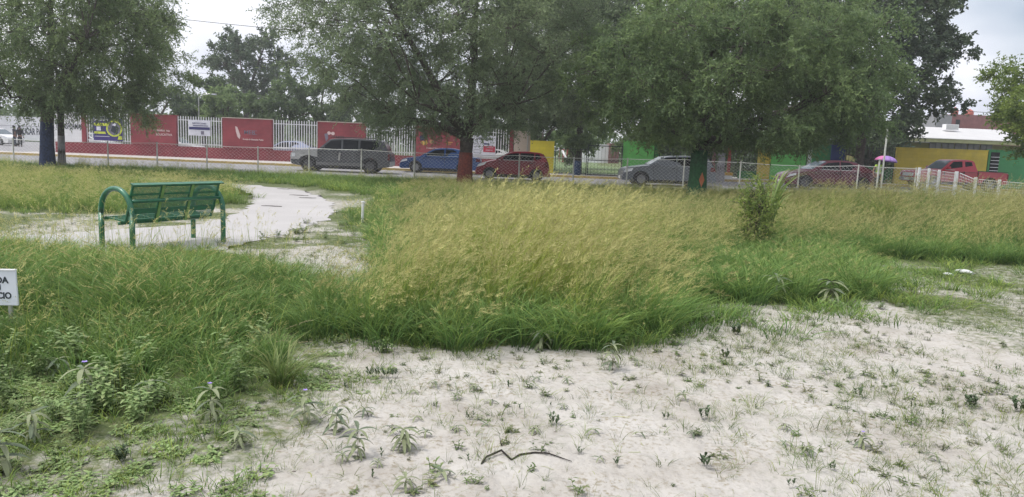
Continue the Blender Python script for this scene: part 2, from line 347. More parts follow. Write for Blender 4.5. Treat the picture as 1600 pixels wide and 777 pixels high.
def slab(name, x0, x1, y0, y1, h, m_, label, seg=1.5):
    mb = MB(); n = max(1, int((x1-x0)/seg)); xs = [x0+(x1-x0)*i/n for i in range(n+1)]
    v = []; f = []
    for x in xs:
        z = gzf(x, y0); v += [(x, y0, z-.1), (x, y0, z+h), (x, y1, gzf(x, y1)+h), (x, y1, gzf(x, y1)-.1)]
    for i in range(n):
        a = i*4; b_ = a+4
        for k in range(3): f.append((a+k, a+k+1, b_+k+1, b_+k))
    f += [(0, 1, 2, 3), (n*4, n*4+3, n*4+2, n*4+1)]
    mb.add(v, f); return tag(mb.build(name, m_), label, kind='structure')
slab('pavement', -120, 80, 43.62, 46.0, .12, M['concrete'], 'pale concrete pavement on the school side')
slab('school_pavement', -30.6, 80, 46.003, 48.2, .121, M['concrete'], 'pale concrete pavement along the school wall')
slab('kerb', -120, 80, 43.5, 43.617, .135, M['kerb_yellow'], 'worn yellow painted kerb')
M['schoolyard'] = mat('schoolyard_ground', (.22, .21, .19), .95, .2, .5, bump=.3)
sheet('schoolyard', [(-30.5, 48.4), (2.6, 48.4), (2.6, 90), (-30.5, 90)], M['schoolyard'], 'grey schoolyard behind the wall', lift=.03, step=4)
M['lawn'] = mat('far_lawn', (.10, .15, .05), .95, .2, .8, bump=.5, bscale=8, dirt=(.24, .24, .14))
sheet('lawn', [(2.7, 48.4), (70, 48.4), (110, 170), (-20, 170), (-20, 91), (2.7, 91)], M['lawn'], 'green lawn beyond the gate', lift=.03, step=6)

# ---------------------------------------------------------------- school wall, pickets, banners
YW = 48.0; TOPZ = 2.75; LOWZ = .82
wall = thing('boundary_wall', 'long low red school wall with four tall lettered red panels', 'wall', (0, YW, 0))
def wx(px, py=215): return X_(px, py, YW)
MB().box(wx(86), wx(803, 240), 0, .2, .0, LOWZ).build('base_wall', M['red_wall'], wall)
white_panel = MB().box(wx(86, 200), wx(127.5, 200)-.01, .02, .18, LOWZ+.002, TOPZ).build('wall_panel', M['white_wall'], wall); white_panel['label'] = 'white panel painted TRANSFORMAR'
text('lettering', 'TRANSFORMAR', .50, M['ink'], white_panel, (wx(108.5), .012, 1.80), sx=.50, bold=.006)
panels = [(205, 276, -.02), (348, 425, 0), (497, 571, -.08), (650, 736, -.15)]
P_OBJ = []
for i, (a, b_, dz) in enumerate(panels):
    x0, x1 = wx(a, 200), wx(b_, 200)
    o = MB().box(x0, x1, -.06, .26, LOWZ+.002, TOPZ+dz*0).build('wall_panel', M['red_wall'], wall); bevel(o, .015)
    MB().box(x0-.03, x1+.03, -.09, .29, TOPZ+.002, TOPZ+.05).build('coping', M['tan_wall'] if i else M['red_wall'], o)
    P_OBJ.append((o, x0, x1))
for a, b_ in ((128, 134.5), (797.5, 803)):
    MB().box(wx(a, 200), wx(b_, 200), -.05, .25, LOWZ+.002, TOPZ+.02).build('pillar', M['red_wall'], wall)
# lettering and emblems on the four panels
o, x0, x1 = P_OBJ[0]
em = MB()
for k in range(9):
    t = PI*(.15+.7*k/8); em.add([(0, 0, 0), (.30*math.cos(t)-.05, 0, .46*math.sin(t)), (.30*math.cos(t)+.05, 0, .46*math.sin(t)+.03)], [(0, 1, 2)])
em.box(-.035, .035, -.004, .004, -.45, 0)
e = em.build('emblem', mat('dark_emblem', (.07, .035, .03), .8), o, fix=False); e.location = (x0+1.0, -.065, 1.85)
text('lettering', 'PRIMARIA  No', .17, M['pale_ink'], o, (x0+2.0, -.066, 1.78), bold=.004)
text('lettering', 'EDUCATIVA', .19, M['pale_ink'], o, (x0+2.15, -.066, 1.52), bold=.004)
o, x0, x1 = P_OBJ[1]
em = MB(); em.prism([(-.17, .40), (-.04, .36), (.06, .10), (.16, -.20), (.10, -.42), (-.03, -.25), (-.12, .05)], -.004, .004)
e = em.build('emblem', M['pale_ink'], o); e.location = (x0+1.0, -.066, 1.85)
text('lettering', 'MEB', .36, M['grey_ink'], o, (x0+1.75, -.066, 1.88), bold=.002, sx=1.1)
MB().box(x0+1.95, x0+2.24, -.068, -.062, 1.99, 2.015).box(x0+1.95, x0+2.24, -.068, -.062, 1.75, 1.775).build('lettering_bar', M['grey_ink'], o)
text('lettering', 'Servicio de Educacion Basica', .135, M['pale_ink'], o, (x0+1.98, -.066, 1.44), bold=.005, sx=.85)
o, x0, x1 = P_OBJ[2]
em = MB().lathe([(.11, -.004), (.11, .004)], 14, 'y', (0, 0, 0)).lathe([(.11, -.004), (.11, .004)], 14, 'y', (.26, 0, -.02)).box(0, .25, -.003, .003, -.05, .03)
e = em.build('emblem', M['pale_ink'], o); e.location = (x0+.72, -.066, 2.06)
e = MB().prism([(-.12, .2), (.1, .25), (.12, -.1), (-.02, -.3)], -.004, .004).build('emblem', M['grey_ink'], o); e.location = (x0+.55, -.066, 1.8)
text('lettering', 'TAMPS', .24, mat('maroon_ink', (.09, .02, .025), .7), o, (x0+1.35, -.066, 1.82), bold=.004)
text('lettering', 'Servicio de Educacion Basica', .13, M['pale_ink'], o, (x0+1.5, -.066, 1.57), bold=.005, sx=.85)
o, x0, x1 = P_OBJ[3]
e = MB().lathe([(.17, -.004), (.17, .004)], 14, 'y').build('emblem', M['blue_ink'], o); e.location = (x0+.42, -.066, 2.0)
e = MB().prism([(-.28, .02), (-.18, .12), (.02, .1), (.08, .22), (.2, .0), (.1, -.12), (-.1, -.15)], -.004, .004).build('emblem', M['gold_ink'], o); e.location = (x0+.6, -.066, 1.68)
e = MB().lathe([(.13, -.004), (.13, .004)], 12, 'y').build('emblem', mat('tan_ink', (.35, .2, .1), .7), o); e.location = (x0+1.02, -.066, 1.78)
MB().box(x0+1.95, x0+2.4, -.068, -.062, 1.76, 1.8).box(x0+1.98, x0+2.3, -.068, -.062, 1.66, 1.69).build('lettering_bar', M['gold_ink'], o)
text('lettering', 'Servicio de Educacion Basica', .13, M['pale_ink'], o, (x0+1.35, -.066, 1.36), bold=.005, sx=.85)

pick0 = None
bays = [(135, 203.5, 'left of the first red panel behind the purple banner'), (277.5, 346.5, 'between the first and second red panels'), (426.5, 495.5, 'between the second and third red panels'), (572.5, 648.5, 'between the third and fourth red panels, behind the SUV roof'), (737, 796, 'right of the red painted tree trunk')]
for a, b_, where in bays:
    x0, x1 = wx(a), wx(b_)
    t = thing('picket_fence', 'white steel picket fence '+where, 'fence', (x0, YW+.1, LOWZ), group='white picket bays along the school wall')
    Lb = x1-x0
    for z in (.16, 1.68): MB().box(.01, Lb-.01, -.02, .02, z, z+.045).build('rail', M['white_metal'], t)
    n = int(Lb/.165)
    for k in range(n+1):
        if pick0 is None:
            pick0 = MB().box(-.022, .022, -.05, -.021, 0.003, 1.9).add([(-.022, -.05, 1.9), (.022, -.05, 1.9), (.022, -.021, 1.9), (-.022, -.021, 1.9), (0, -.035, 1.96)], [(0, 1, 4), (1, 2, 4), (2, 3, 4), (3, 0, 4)]).build('picket', M['white_metal'], t)
            q = pick0
        else: q = share(pick0, t)
        q.location = (.03+(Lb-.06)*k/n, 0, 0)
def banner(pa, pb, z0, z1, y, m_, label, name='banner'):
    x0, x1 = wx(pa), wx(pb); t = thing(name, label, 'banner', ((x0+x1)/2, y, z0)); w2 = (x1-x0)/2; h = z1-z0
    mb = MB(); nx, nz = 10, 6; v = []; f = []
    for j in range(nz+1):
        for i in range(nx+1):
            v.append((-w2+2*w2*i/nx, .018*math.sin(i*1.3+j)*math.sin(j*.9), h*j/nz))
    for j in range(nz):
        for i in range(nx): f.append((j*(nx+1)+i, j*(nx+1)+i+1, (j+1)*(nx+1)+i+1, (j+1)*(nx+1)+i))
    mb.add(v, f); o = mb.build('sheet', m_, t); so = o.modifiers.new('s', 'SOLIDIFY'); so.thickness = .006
    return t, w2, h
t, w2, h = banner(146.5, 192, 1.0, 2.45, YW-.01, M['purple_print'], 'purple and lime school banner with a round emblem tied to the fence')
def flat(name, poly, m_, parent, y): return MB().prism(poly, y-.004, y).build(name, m_, parent)
yb = -.026
flat('printed_band', [(-w2+.06, h-.2), (.05, h-.2), (.05, h-.06), (-w2+.06, h-.06)], M['banner_white'], t, yb)
flat('printed_band', [(-w2+.06, h-.52), (.1, h-.52), (.05, h-.34), (-w2+.06, h-.34)], M['lime_print'], t, yb)
flat('printed_band', [(-w2+.06, .42), (-.12, .42), (-.17, .56), (-w2+.06, .56)], M['lime_print'], t, yb)
flat('printed_band', [(-w2+.1, .24), (.1, .24), (.1, .27), (-w2+.1, .27)], M['banner_white'], t, yb)
flat('printed_block', [(-w2+.22, .62), (-w2+.5, .62), (-w2+.5, .88), (-w2+.22, .88)], M['banner_white'], t, yb)
def disc(name, r0, x, z, m_, parent, y, r1=0, n=24):
    if r1 == 0: return MB().lathe([(r0, y-.004), (r0, y)], n, 'y', (x, 0, z)).build(name, m_, parent)
    v = []; f = []
    for k in range(n):
        a = 2*PI*k/n
        for r in (r1, r0): v += [(x+r*math.cos(a), y, z+r*math.sin(a))]
    for k in range(n): k2 = (k+1) % n; f.append((2*k, 2*k+1, 2*k2+1, 2*k2))
    return MB().add(v, f).build(name, m_, parent)
disc('emblem_ring', .52, .42, .78, M['lime_print'], t, yb-.006, .42)
disc('emblem_disc', .42, .42, .78, M['grey_ink'], t, yb-.005)
flat('emblem_shape', [(.18, .62), (.3, .95), (.5, 1.02), (.68, .86), (.6, .74), (.66, .5), (.5, .42), (.36, .52)], M['ink'], t, yb-.012)
flat('emblem_shape', [(.30, 1.0), (.46, 1.14), (.6, 1.0), (.46, .94)], M['banner_white'], t, yb-.016)
flat('emblem_shape', [(.28, 1.25), (.4, 1.42), (.62, 1.3), (.75, 1.22), (.5, 1.2)], M['lime_print'], t, yb-.006)
flat('printed_band', [(.62, .08), (.92, .1), (.92, .32), (.7, .32)], M['lime_print'], t, yb-.008)
t, w2, h = banner(295, 329, 1.55, 2.55, YW-.01, M['banner_white'], 'white and dark blue school banner tied to the white pickets')
flat('printed_band', [(-w2+.04, .38), (w2-.03, .38), (w2-.03, .55), (-w2+.04, .55)], M['blue_ink'], t, yb)
flat('printed_band', [(-w2+.3, .62), (w2-.15, .62), (w2-.15, .66), (-w2+.3, .66)], M['blue_ink'], t, yb)
flat('printed_block', [(.1, .08), (.3, .08), (.3, .3), (.1, .3)], M['grey_ink'], t, yb)
text('lettering', 'INSCRIPCIONES', .14, M['blue_ink'], t, (0, yb, .78), sx=.9)
t, w2, h = banner(738, 775, .98, 2.30, YW-.01, M['banner_white'], 'white banner with a red block tied to the fence by the red trunk')
flat('printed_block', [(-.03, .28), (w2-.03, .28), (w2-.03, .66), (-.03, .66)], M['banner_red'], t, yb)
text('lettering', 'INSCRIPCIONES', .085, M['banner_white'], t, (w2/2-.03, yb-.006, .57), sx=.9); text('lettering', 'ABIERTAS', .11, M['banner_white'], t, (w2/2-.03, yb-.006, .4))
flat('printed_block', [(0, .75), (.36, .75), (.36, .84), (0, .84)], M['blue_ink'], t, yb)
text('lettering', 'ESCUELA', .2, M['ink'], t, (.05, yb, 1.12), bold=.004)
for k in range(4): MB().box(-w2+.1, -w2+.55-.06*k, yb-.004, yb, .2+.2*k, .22+.2*k).build('lettering_bar', M['grey_ink'], t)

# tan booth wall, yellow block wall
def wallbox(name, label, cat, px0, px1, ytop, Y, m_, depth=.2, z0=None, py=None, group=None, top=None, Y1=None, part='wall_face'):
    x0 = X_(px0, ytop, Y); x1 = X_(px1, ytop, Y1 or Y); zt = top if top else Z_((px0+px1)/2, ytop, Y); dy = (Y1 or Y)-Y
    zb = gzf((x0+x1)/2, Y)-.05 if z0 is None else z0
    t = thing(name, label, cat, (x0, Y, zb), group=group)
    wlen = x1-x0; v = [(0, 0, 0), (wlen, dy, 0), (wlen, dy+depth, 0), (0, depth, 0)]; v += [(a, b_, zt-zb) for a, b_, c in v]
    o = MB().add(v, [(0, 1, 2, 3), (4, 5, 6, 7), (0, 1, 5, 4), (1, 2, 6, 5), (2, 3, 7, 6), (3, 0, 4, 7)]).build(part, m_, t); bevel(o, .012)
    MB().add([(a-.02 if a == 0 else a+.02, b_-.02 if i % 4 < 2 else b_+.02, (zt-zb)+(.002 if i < 4 else .05)) for i, (a, b_, c) in enumerate(v[:4]*2)], [(0, 1, 2, 3), (4, 5, 6, 7), (0, 1, 5, 4), (1, 2, 6, 5), (2, 3, 7, 6), (3, 0, 4, 7)]).build('coping', m_, t)
    return t, x0, x1, zb, zt
t, x0, x1, zb, zt = wallbox('tan_wall', 'tan plastered wall pier with a meter box, right of the red pillar', 'wall', 804, 829.5, 206, 47.9, M['tan_wall'])
MB().box(.75, 1.0, -.12, -.001, .55, .95).build('meter_box', M['galv'], t)
MB().tube([(.86, -.06, .951), (.86, -.06, 4.6)], .03, 6).build('conduit', M['galv'], t)
wallbox('yellow_wall', 'bright yellow block wall behind the red hatchback', 'wall', 829, 866.5, 221.5, 46.4, M['bright_yellow'], .25)

# ---------------------------------------------------------------- gates, walls and fences right of the school
def bars_fence(name, label, px0, px1, ytop, Y, m_, spacing=.12, r=.012, frame=.03, z0=.12, rails=(0.06, .93), cat='fence', group=None, barname='bar', mid=None):
    x0, zt = at(px0, ytop, Y); x1 = X_(px1, ytop, Y); g = gzf((x0+x1)/2, Y)+z0; h = zt-g; W = x1-x0
    t = thing(name, label, cat, (x0, Y, g), group=group)
    for k in (0, 1):
        MB().box(k*(W-.05), k*(W-.05)+.05, -.025, .025, 0, h).build('post', m_, t)
    for q in rails: MB().box(.052, W-.052, -.015, .015, h*q-frame/2, h*q+frame/2).build('rail', m_, t)
    n = max(2, int(W/spacing)); b0 = None
    for k in range(1, n):
        if b0 is None: b0 = MB().box(-r, r, -.03, -.016, .05, h*.985).build(barname, m_, t); q = b0
        else: q = share(b0, t)
        q.location = (W*k/n, 0, 0)
    return t, W, h
bars_fence('iron_fence', 'dark iron bar fence beside the bright yellow wall', 868, 918, 229, 45.6, M['dark_iron'], .15, .006, z0=.1)
bars_fence('iron_gate', 'dark iron gate standing in front of the far white wall', 919.5, 973.5, 226, 45.6, M['dark_iron'], .2, .006, .05, z0=.1, cat='gate', rails=(.03, .5, .97))
t, x0, x1, zb, zt = wallbox('green_wall', 'bright green block wall behind the grey car', 'wall', 975, 1023, 222, 45.7, M['green_wall'])
wallbox('green_pier', 'narrow dark wall pier at the right end of the bright green wall', 'wall', 1024, 1030, 224, 45.8, M['dark_green_wall'])
bars_fence('iron_fence', 'dark iron bar fence behind the roof of the grey car', 1031, 1110, 226, 46.2, M['dark_iron'], .16, .008)
bars_fence('iron_fence', 'dark iron bar fence left of the yellow pillar', 1111, 1188, 232, 46.2, M['dark_iron'], .16, .008)
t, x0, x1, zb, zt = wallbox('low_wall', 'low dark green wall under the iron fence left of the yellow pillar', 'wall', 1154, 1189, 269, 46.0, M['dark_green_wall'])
wallbox('yellow_pillar', 'dull yellow wall pillar left of the green wall with dangling twigs', 'wall', 1190, 1206.5, 222, 45.5, M['yellow_wall'], .5)
wallbox('green_wall', 'mid green wall between yellow pillar and white post', 'wall', 1207, 1262, 222, 45.7, M['green_wall'])
wallbox('white_post', 'white post at the right end of the mid green wall', 'post', 1264.5, 1270, 228, 45.6, M['white_metal'], .15)
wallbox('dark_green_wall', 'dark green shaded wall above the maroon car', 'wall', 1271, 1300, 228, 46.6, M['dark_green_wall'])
wallbox('navy_wall', 'navy blue wall section above the maroon car', 'wall', 1300.5, 1322, 228, 46.5, M['navy'])
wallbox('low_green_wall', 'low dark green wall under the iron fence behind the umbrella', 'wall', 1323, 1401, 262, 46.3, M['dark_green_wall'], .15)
bars_fence('iron_fence', 'dark iron bar fence behind the person with the umbrella', 1323, 1401, 226, 46.1, M['dark_iron'], .2, .012)
bd = thing('building', 'long low school building with a white metal roof and olive eaves', 'building', (0, 0, 0))
bx0 = X_(1370, 220, 56); bx1 = X_(1600, 225, 56)
MB().box(bx0, bx1, 56, 62, 0, Z_(1480, 224, 56)).build('wall', mat('olive_wall', (.16, .15, .05), .85, .1), bd)
zE = Z_(1480, 218, 55.4)
MB().box(bx0-.6, bx1+.6, 54.9, 55.6, zE-.25, zE).build('fascia', mat('olive_fascia', (.30, .30, .16), .7), bd)
zt = Z_(1500, 201.5, 60)
MB().add([(bx0-.6, 54.85, zE+.004), (bx1+.6, 54.85, zE+.004), (bx1+.6, 60, zt), (bx0-.6, 60, zt), (bx0-.6, 54.85, zE+.05), (bx1+.6, 54.85, zE+.05), (bx1+.6, 60, zt+.05), (bx0-.6, 60, zt+.05)],
         [(0, 1, 2, 3), (4, 5, 6, 7), (0, 1, 5, 4), (1, 2, 6, 5), (2, 3, 7, 6), (3, 0, 4, 7)]).build('roof', mat('white_metal_roof', (.56, .55, .54), .5, .05, 1), bd)
for k in range(5):
    a = X_(1452+k*20, 227, 56); f = MB().box(a, a+.85, 55.93, 55.999, Z_(1480, 231, 56)-.5, Z_(1480, 223.5, 56)).build('window', mat('grey_window', (.10, .10, .11), .2, .2), bd)
    MB().box(a+.40, a+.45, 55.91, 55.927, Z_(1480, 231, 56)-.5, Z_(1480, 223.5, 56)).build('mullion', M['dark_iron'], f)
t, x0, x1, zb, zt = wallbox('yellow_wall', 'long dull yellow wall behind the red pickup', 'wall', 1403, 1545, 233, 45.5, M['yellow_wall'], .25, Y1=44.0, top=2.55)
t, x0, x1, zb, zt = wallbox('green_wall', 'green wall beyond the yellow wall, with a dark barred window', 'wall', 1546, 1700, 236, 44.0, M['dark_green_wall'], .25, top=2.6)
wn = MB().box(.12, .62, -.03, -.001, 1.05, 2.3).build('window', M['car_glass'], t)
for k in range(5): MB().box(.12, .62, -.05, -.032, 1.2+.2*k, 1.225+.2*k).build('grille_bar', M['white_metal'], wn)
# brick building further off
YB = 78.
bb = thing('brick_building', 'reddish brick building with a grey corner beyond the white roof', 'building', (0, 0, 0))
xa, xb, xc = X_(1462, 190, YB), X_(1487, 190, YB), X_(1560, 190, YB); zt = Z_(1500, 179, YB)
MB().box(xa, xb, YB, YB+8, 0, zt-.1).build('wall', mat('grey_block', (.26, .26, .28), .9, .1), bb)
MB().box(xb+.002, xc+4, YB+.02, YB+8, 0, zt).build('wall', mat('red_brick', (.26, .11, .11), .9, .2, 2, bump=.4, block=(.3, .1)), bb)
a, b_ = X_(1493.5, 190, YB), X_(1500, 190, YB); MB().box(a, b_, YB-.02, YB+.018, Z_(1497, 199, YB), Z_(1497, 187, YB)).build('window', M['black'], bb)
tank = mat('terracotta_plastic', (.42, .12, .09), .7, .1)
for (px, r_, h_) in ((1501, .32, .75), (1524, .40, .6)):
    x = X_(px, 175, YB); t = MB().lathe([(r_*.98, 0), (r_, h_*.2), (r_, h_*.6), (r_*.8, h_*.85), (r_*.3, h_), (.1, h_+.05)], 14, 'z', (0, 0, 0)).build('water_tank', tank, bb, smooth=True); t.location = (x, YB+1, zt)
t = thing('air_conditioner', 'white air conditioning unit on the white school roof', 'air conditioner', (X_(1488, 199, 58), 58, Z_(1488, 201, 58)-.1))
sharp(MB().box(-.5, .5, 0, .5, 0, .42).build('casing', M['white_metal'], t)); 
for k in range(5): MB().box(-.45, .45, -.02, -.001, .05+.07*k, .08+.07*k).build('louvre', M['galv'], t)

# far white wall beyond the gate, small hut, red and white fence, leaning pole
t, x0, x1, zb, zt = wallbox('white_wall', 'small white wall seen through the dark iron gate', 'wall', 911, 952, 226, 95, M['white_wall'], 4, z0=0)
t, x0, x1, zb, zt = wallbox('brown_wall', 'narrow reddish brown wall right of the small white wall', 'wall', 953, 968, 225, 94, mat('brown_wall', (.14, .06, .05), .9, .2, 1), 3, z0=0)
M['red_metal'] = mat('red_picket', (.35, .06, .05), .6)
bars_fence('red_fence', 'distant red and white picket fence left of the leaning pole', 874, 893, 232, 90, M['red_metal'], .4, .09, z0=0)
mb = MB().tube([(X_(879, 236, 60), 60, Z_(879, 236, 60)), (X_(889, 256, 56), 56, Z_(889, 256, 56)-.02)], .09, 8); tag(mb.build('leaning_pole', M['white_metal']), 'white pole leaning beyond the dark iron fence', 'pole')
t = thing('trash_barrel', 'dark blue rubbish barrel by the iron fence', 'barrel', (X_(901.5, 270, 45), 45.2, .12))
sharp(MB().lathe([(.22, 0), (.235, .02), (.235, .28), (.245, .30), (.235, .32), (.235, .58), (.245, .60), (.235, .62), (.235, .86), (.22, .86), (.21, .8)], 20, 'z').build('drum', mat('blue_barrel', (.012, .04, .10), .5), t, smooth=True))
sharp(MB().lathe([(.245, .861), (.25, .88), (.245, .90), (.22, .895)], 20, 'z').build('rim', M['black'], t, smooth=True))
# planter by the pavement
t = thing('planter', 'low white and yellow planter box on the pavement by the grey trunk', 'planter', (X_(1133, 277, 44.6), 44.6, gzf(12.8, 44.6)+.12))
MB().box(-.38, .38, -.2, .2, 0, .22).build('box', M['white_wall'], t); MB().box(-.4, .4, -.22, .22, .222, .40).build('rim', mat('orange_yellow', (.5, .3, .04), .7), t)
for px, yt, m_, nm, lb in ((1116, 232, mat('pinkish_post', (.30, .17, .17), .8), 'post', 'pinkish slim post behind the rear of the grey car'), (1140.5, 226, M['red_metal'], 'post', 'slim red post left of the grey painted trunk')):
    x, z = at(px, yt, 46.0); g = gzf(x, 46); t = tag(MB().box(-.09, .09, -.06, .06, 0, z-g-.12).build(nm, m_), lb, 'post'); t.location = (x, 45.9, g+.12); bevel(t, .01)

# ---------------------------------------------------------------- far left building and cars
t, x0, x1, zb, zt = wallbox('white_building_wall', 'long white wall lettered EDUCAR PARA at the left edge', 'wall', -260, 88, 178, 85, M['white_wall'], 6, z0=0)
text('lettering', 'EDUCAR PARA', 1.02, M['ink'], t, (X_(50.5, 207, 85)-x0, -.01, 1.13), bold=.02, ext=.01, sx=.52)
MB().box(0, x1-x0, -.02, -.001, 1.72, 1.75).build('painted_line', M['grey_ink'], t)
MB().box(0, x1-x0, -.35, -.022, 0, .16).build('base_strip', mat('mossy_strip', (.10, .15, .08), .9), t)

# ---------------------------------------------------------------- chain-link park fence
YF = 33.7
wireM = M['wire']
def chain(parent, W, H, p=.19, r=.0046):
    mb = MB(); nc = max(2, round(W/p)); pw = W/nc; nr = max(2, round(H/.14)); ph = H/nr
    for c in range(nc):
        pts = []
        for r_ in range(nr+1):
            s = (r_ % 2); x = (c+.5)*pw+(pw/2 if s else -pw/2); pts.append((x, (.004 if s else -.004), r_*ph))
        mb.tube(pts, r, 3, cap=False)
        pts2 = [((c+.5)*pw+(-pw/2 if (r_ % 2) else pw/2), (-.004 if (r_ % 2) else .004), r_*ph) for r_ in range(nr+1)]
        if c % 1 == 0: mb.tube(pts2, r*.6, 3, cap=False)
    return mb.build('mesh_panel', wireM, parent, fix=False)
posts = [(-142, 208), (-60, 212), (20, 216), (93, 219.5), (168, 220.5), (245, 222), (323, 225.5), (403, 229), (483, 230), (565, 232.5), (648, 237), (730, 240), (812, 241.5), (897, 245.5), (981, 247), (1070, 248), (1158, 252.5), (1249.5, 258), (1342, 257.5), (1432, 262)]
first = thing('chain_link_fence', 'pale chain-link park fence on slim posts along the street', 'fence', (0, 0, 0))
tops = []
for i, (px, py) in enumerate(posts):
    x, z = at(px, py, YF); g = gzf(x, YF); tops.append((x, z, g))
    MB().tube([(x, YF, g-.1), (x, YF, z)], .033, 8).build('post', M['post_paint'], first)
for i in range(len(tops)-1):
    (xa, za, ga), (xb, zb_, gb) = tops[i], tops[i+1]
    if xb < -33: continue
    H = min(za-ga, zb_-gb)-.08; W = xb-xa-.08
    MB().tube([(xa+.038, YF, za-.05), ((xa+xb)/2, YF, (za+zb_)/2-.07), (xb-.038, YF, zb_-.05)], .012, 5).build('top_rail', wireM, first)
    o = chain(first, W, H); o.location = (xa+.04, YF, ga+.03+(0 if za-ga < zb_-gb else 0))
    s = (zb_-za)/W
    for v in o.data.vertices: v.co.z += s*v.co.x*(v.co.z/H) if zb_ > za else (za-zb_)/1*(1-v.co.x/W)*(v.co.z/H)
t = thing('tall_pole', 'tall slim dark pole at the fence left of the blue car', 'pole', (X_(647, 265, YF), YF+.12, 0))
MB().tube([(0, 0, 0), (0, 0, Z_(648, 200, YF))], .045, 10).build('shaft', M['galv'], t); MB().lathe([(.10, 0), (.10, .03), (.05, .04)], 10, 'z').build('base_plate', M['galv'], t)
for px, yt, lb in ((1374, 250, 'shorter of two pale metal poles beside the person with the umbrella'), (1387, 195, 'taller pale metal pole right of the umbrella')):
    x, z = at(px, yt, YF-.4); g = gzf(x, YF); t = thing('metal_pole', lb, 'pole', (x, YF-.4, g))
    MB().tube([(0, 0, 0), (.02, 0, z-g)], .04, 8).build('shaft', M['post_paint'], t); MB().lathe([(.05, z-g), (.05, z-g+.03), (.02, z-g+.05)], 8, 'z').build('cap', M['galv'], t)
# white welded mesh fence at the far right, turning towards the camera
wf = thing('white_mesh_fence', 'white welded mesh fence with square posts in front of the red pickup', 'fence', (0, 0, 0))
wp = [(1437, 262, 31.5), (1452, 263.5, 30.5), (1468, 265.5, 29.6), (1495, 268, 28.4), (1525, 277.5, 27.6), (1562, 281, 26.8), (1605, 284, 26.0), (1650, 288, 25.3)]
wpp = []
for i, (px, py, Y) in enumerate(wp):
    x, z = at(px, py, Y); g = gzf(x, Y); wpp.append((x, Y, z, g)); s_ = .045 if i in (0, 3) else .032
    o = MB().box(x-s_, x+s_, Y-.06, Y+.06, g-.1, z).build('post', M['white_metal'], wf); bevel(o, .01)
for a, b_ in zip(wpp, wpp[1:]):
    A = Vector((a[0], a[1], 0)); B = Vector((b_[0], b_[1], 0)); mb = MB()
    zt0, zt1 = a[2]-.06, b_[2]-.06; z0 = max(a[3], .1)
    for k in range(11):
        q = k/10
        mb.tube([A+Vector((.1, -.05, z0+(zt0-z0)*q)), B+Vector((-.1, -.05, z0+(zt1-z0)*q))], .006 if k % 5 else .012, 4)
    n = int((B-A).length/.07)
    for k in range(1, n):
        q = A.lerp(B, k/n); ztk = zt0+(zt1-zt0)*k/n; mb.tube([(q.x, q.y-.06, z0), (q.x, q.y-.06, ztk)], .004, 3, cap=False)
    mb.build('mesh_panel', M['white_metal'], wf)

# street light behind the school, power lines
t = thing('street_light', 'slim grey street light rising behind the school fence', 'street light', (X_(311, 190, 62), 62, 0))
zt = Z_(311, 152, 62); MB().tube([(0, 0, 0), (0, 0, zt)], [.09, .05], 8).build('pole', M['galv'], t)
MB().tube([(0, 0, zt), (.5, 0, zt+.25), (1.0, 0, zt+.3)], .035, 6).build('arm', M['galv'], t); MB().box(1.0, 1.45, -.12, .12, zt+.22, zt+.34).build('lamp_head', M['banner_white'], t)
def cable(pa, pb, Y, lb, r=.03, sag=.5):
    (xa, za), (xb, zb) = at(*pa, Y), at(*pb, Y); pts = [(xa+(xb-xa)*k/24, Y, za+(zb-za)*k/24-sag*4*(k/24)*(1-k/24)) for k in range(25)]
    tag(MB().tube(pts, r, 5).build('power_line', M['black']), lb, 'cable')
cable((-300, -60), (900, 72), 52, 'black overhead cable crossing the bright sky between trees', .02, 1.1)
cable((-200, 60), (640, 128), 80, 'thin lower cable near the distant dark tree', .015, .9)
cable((1380, 160), (1700, 178), 70, 'thin cable above the distant brick building', .022, .4)

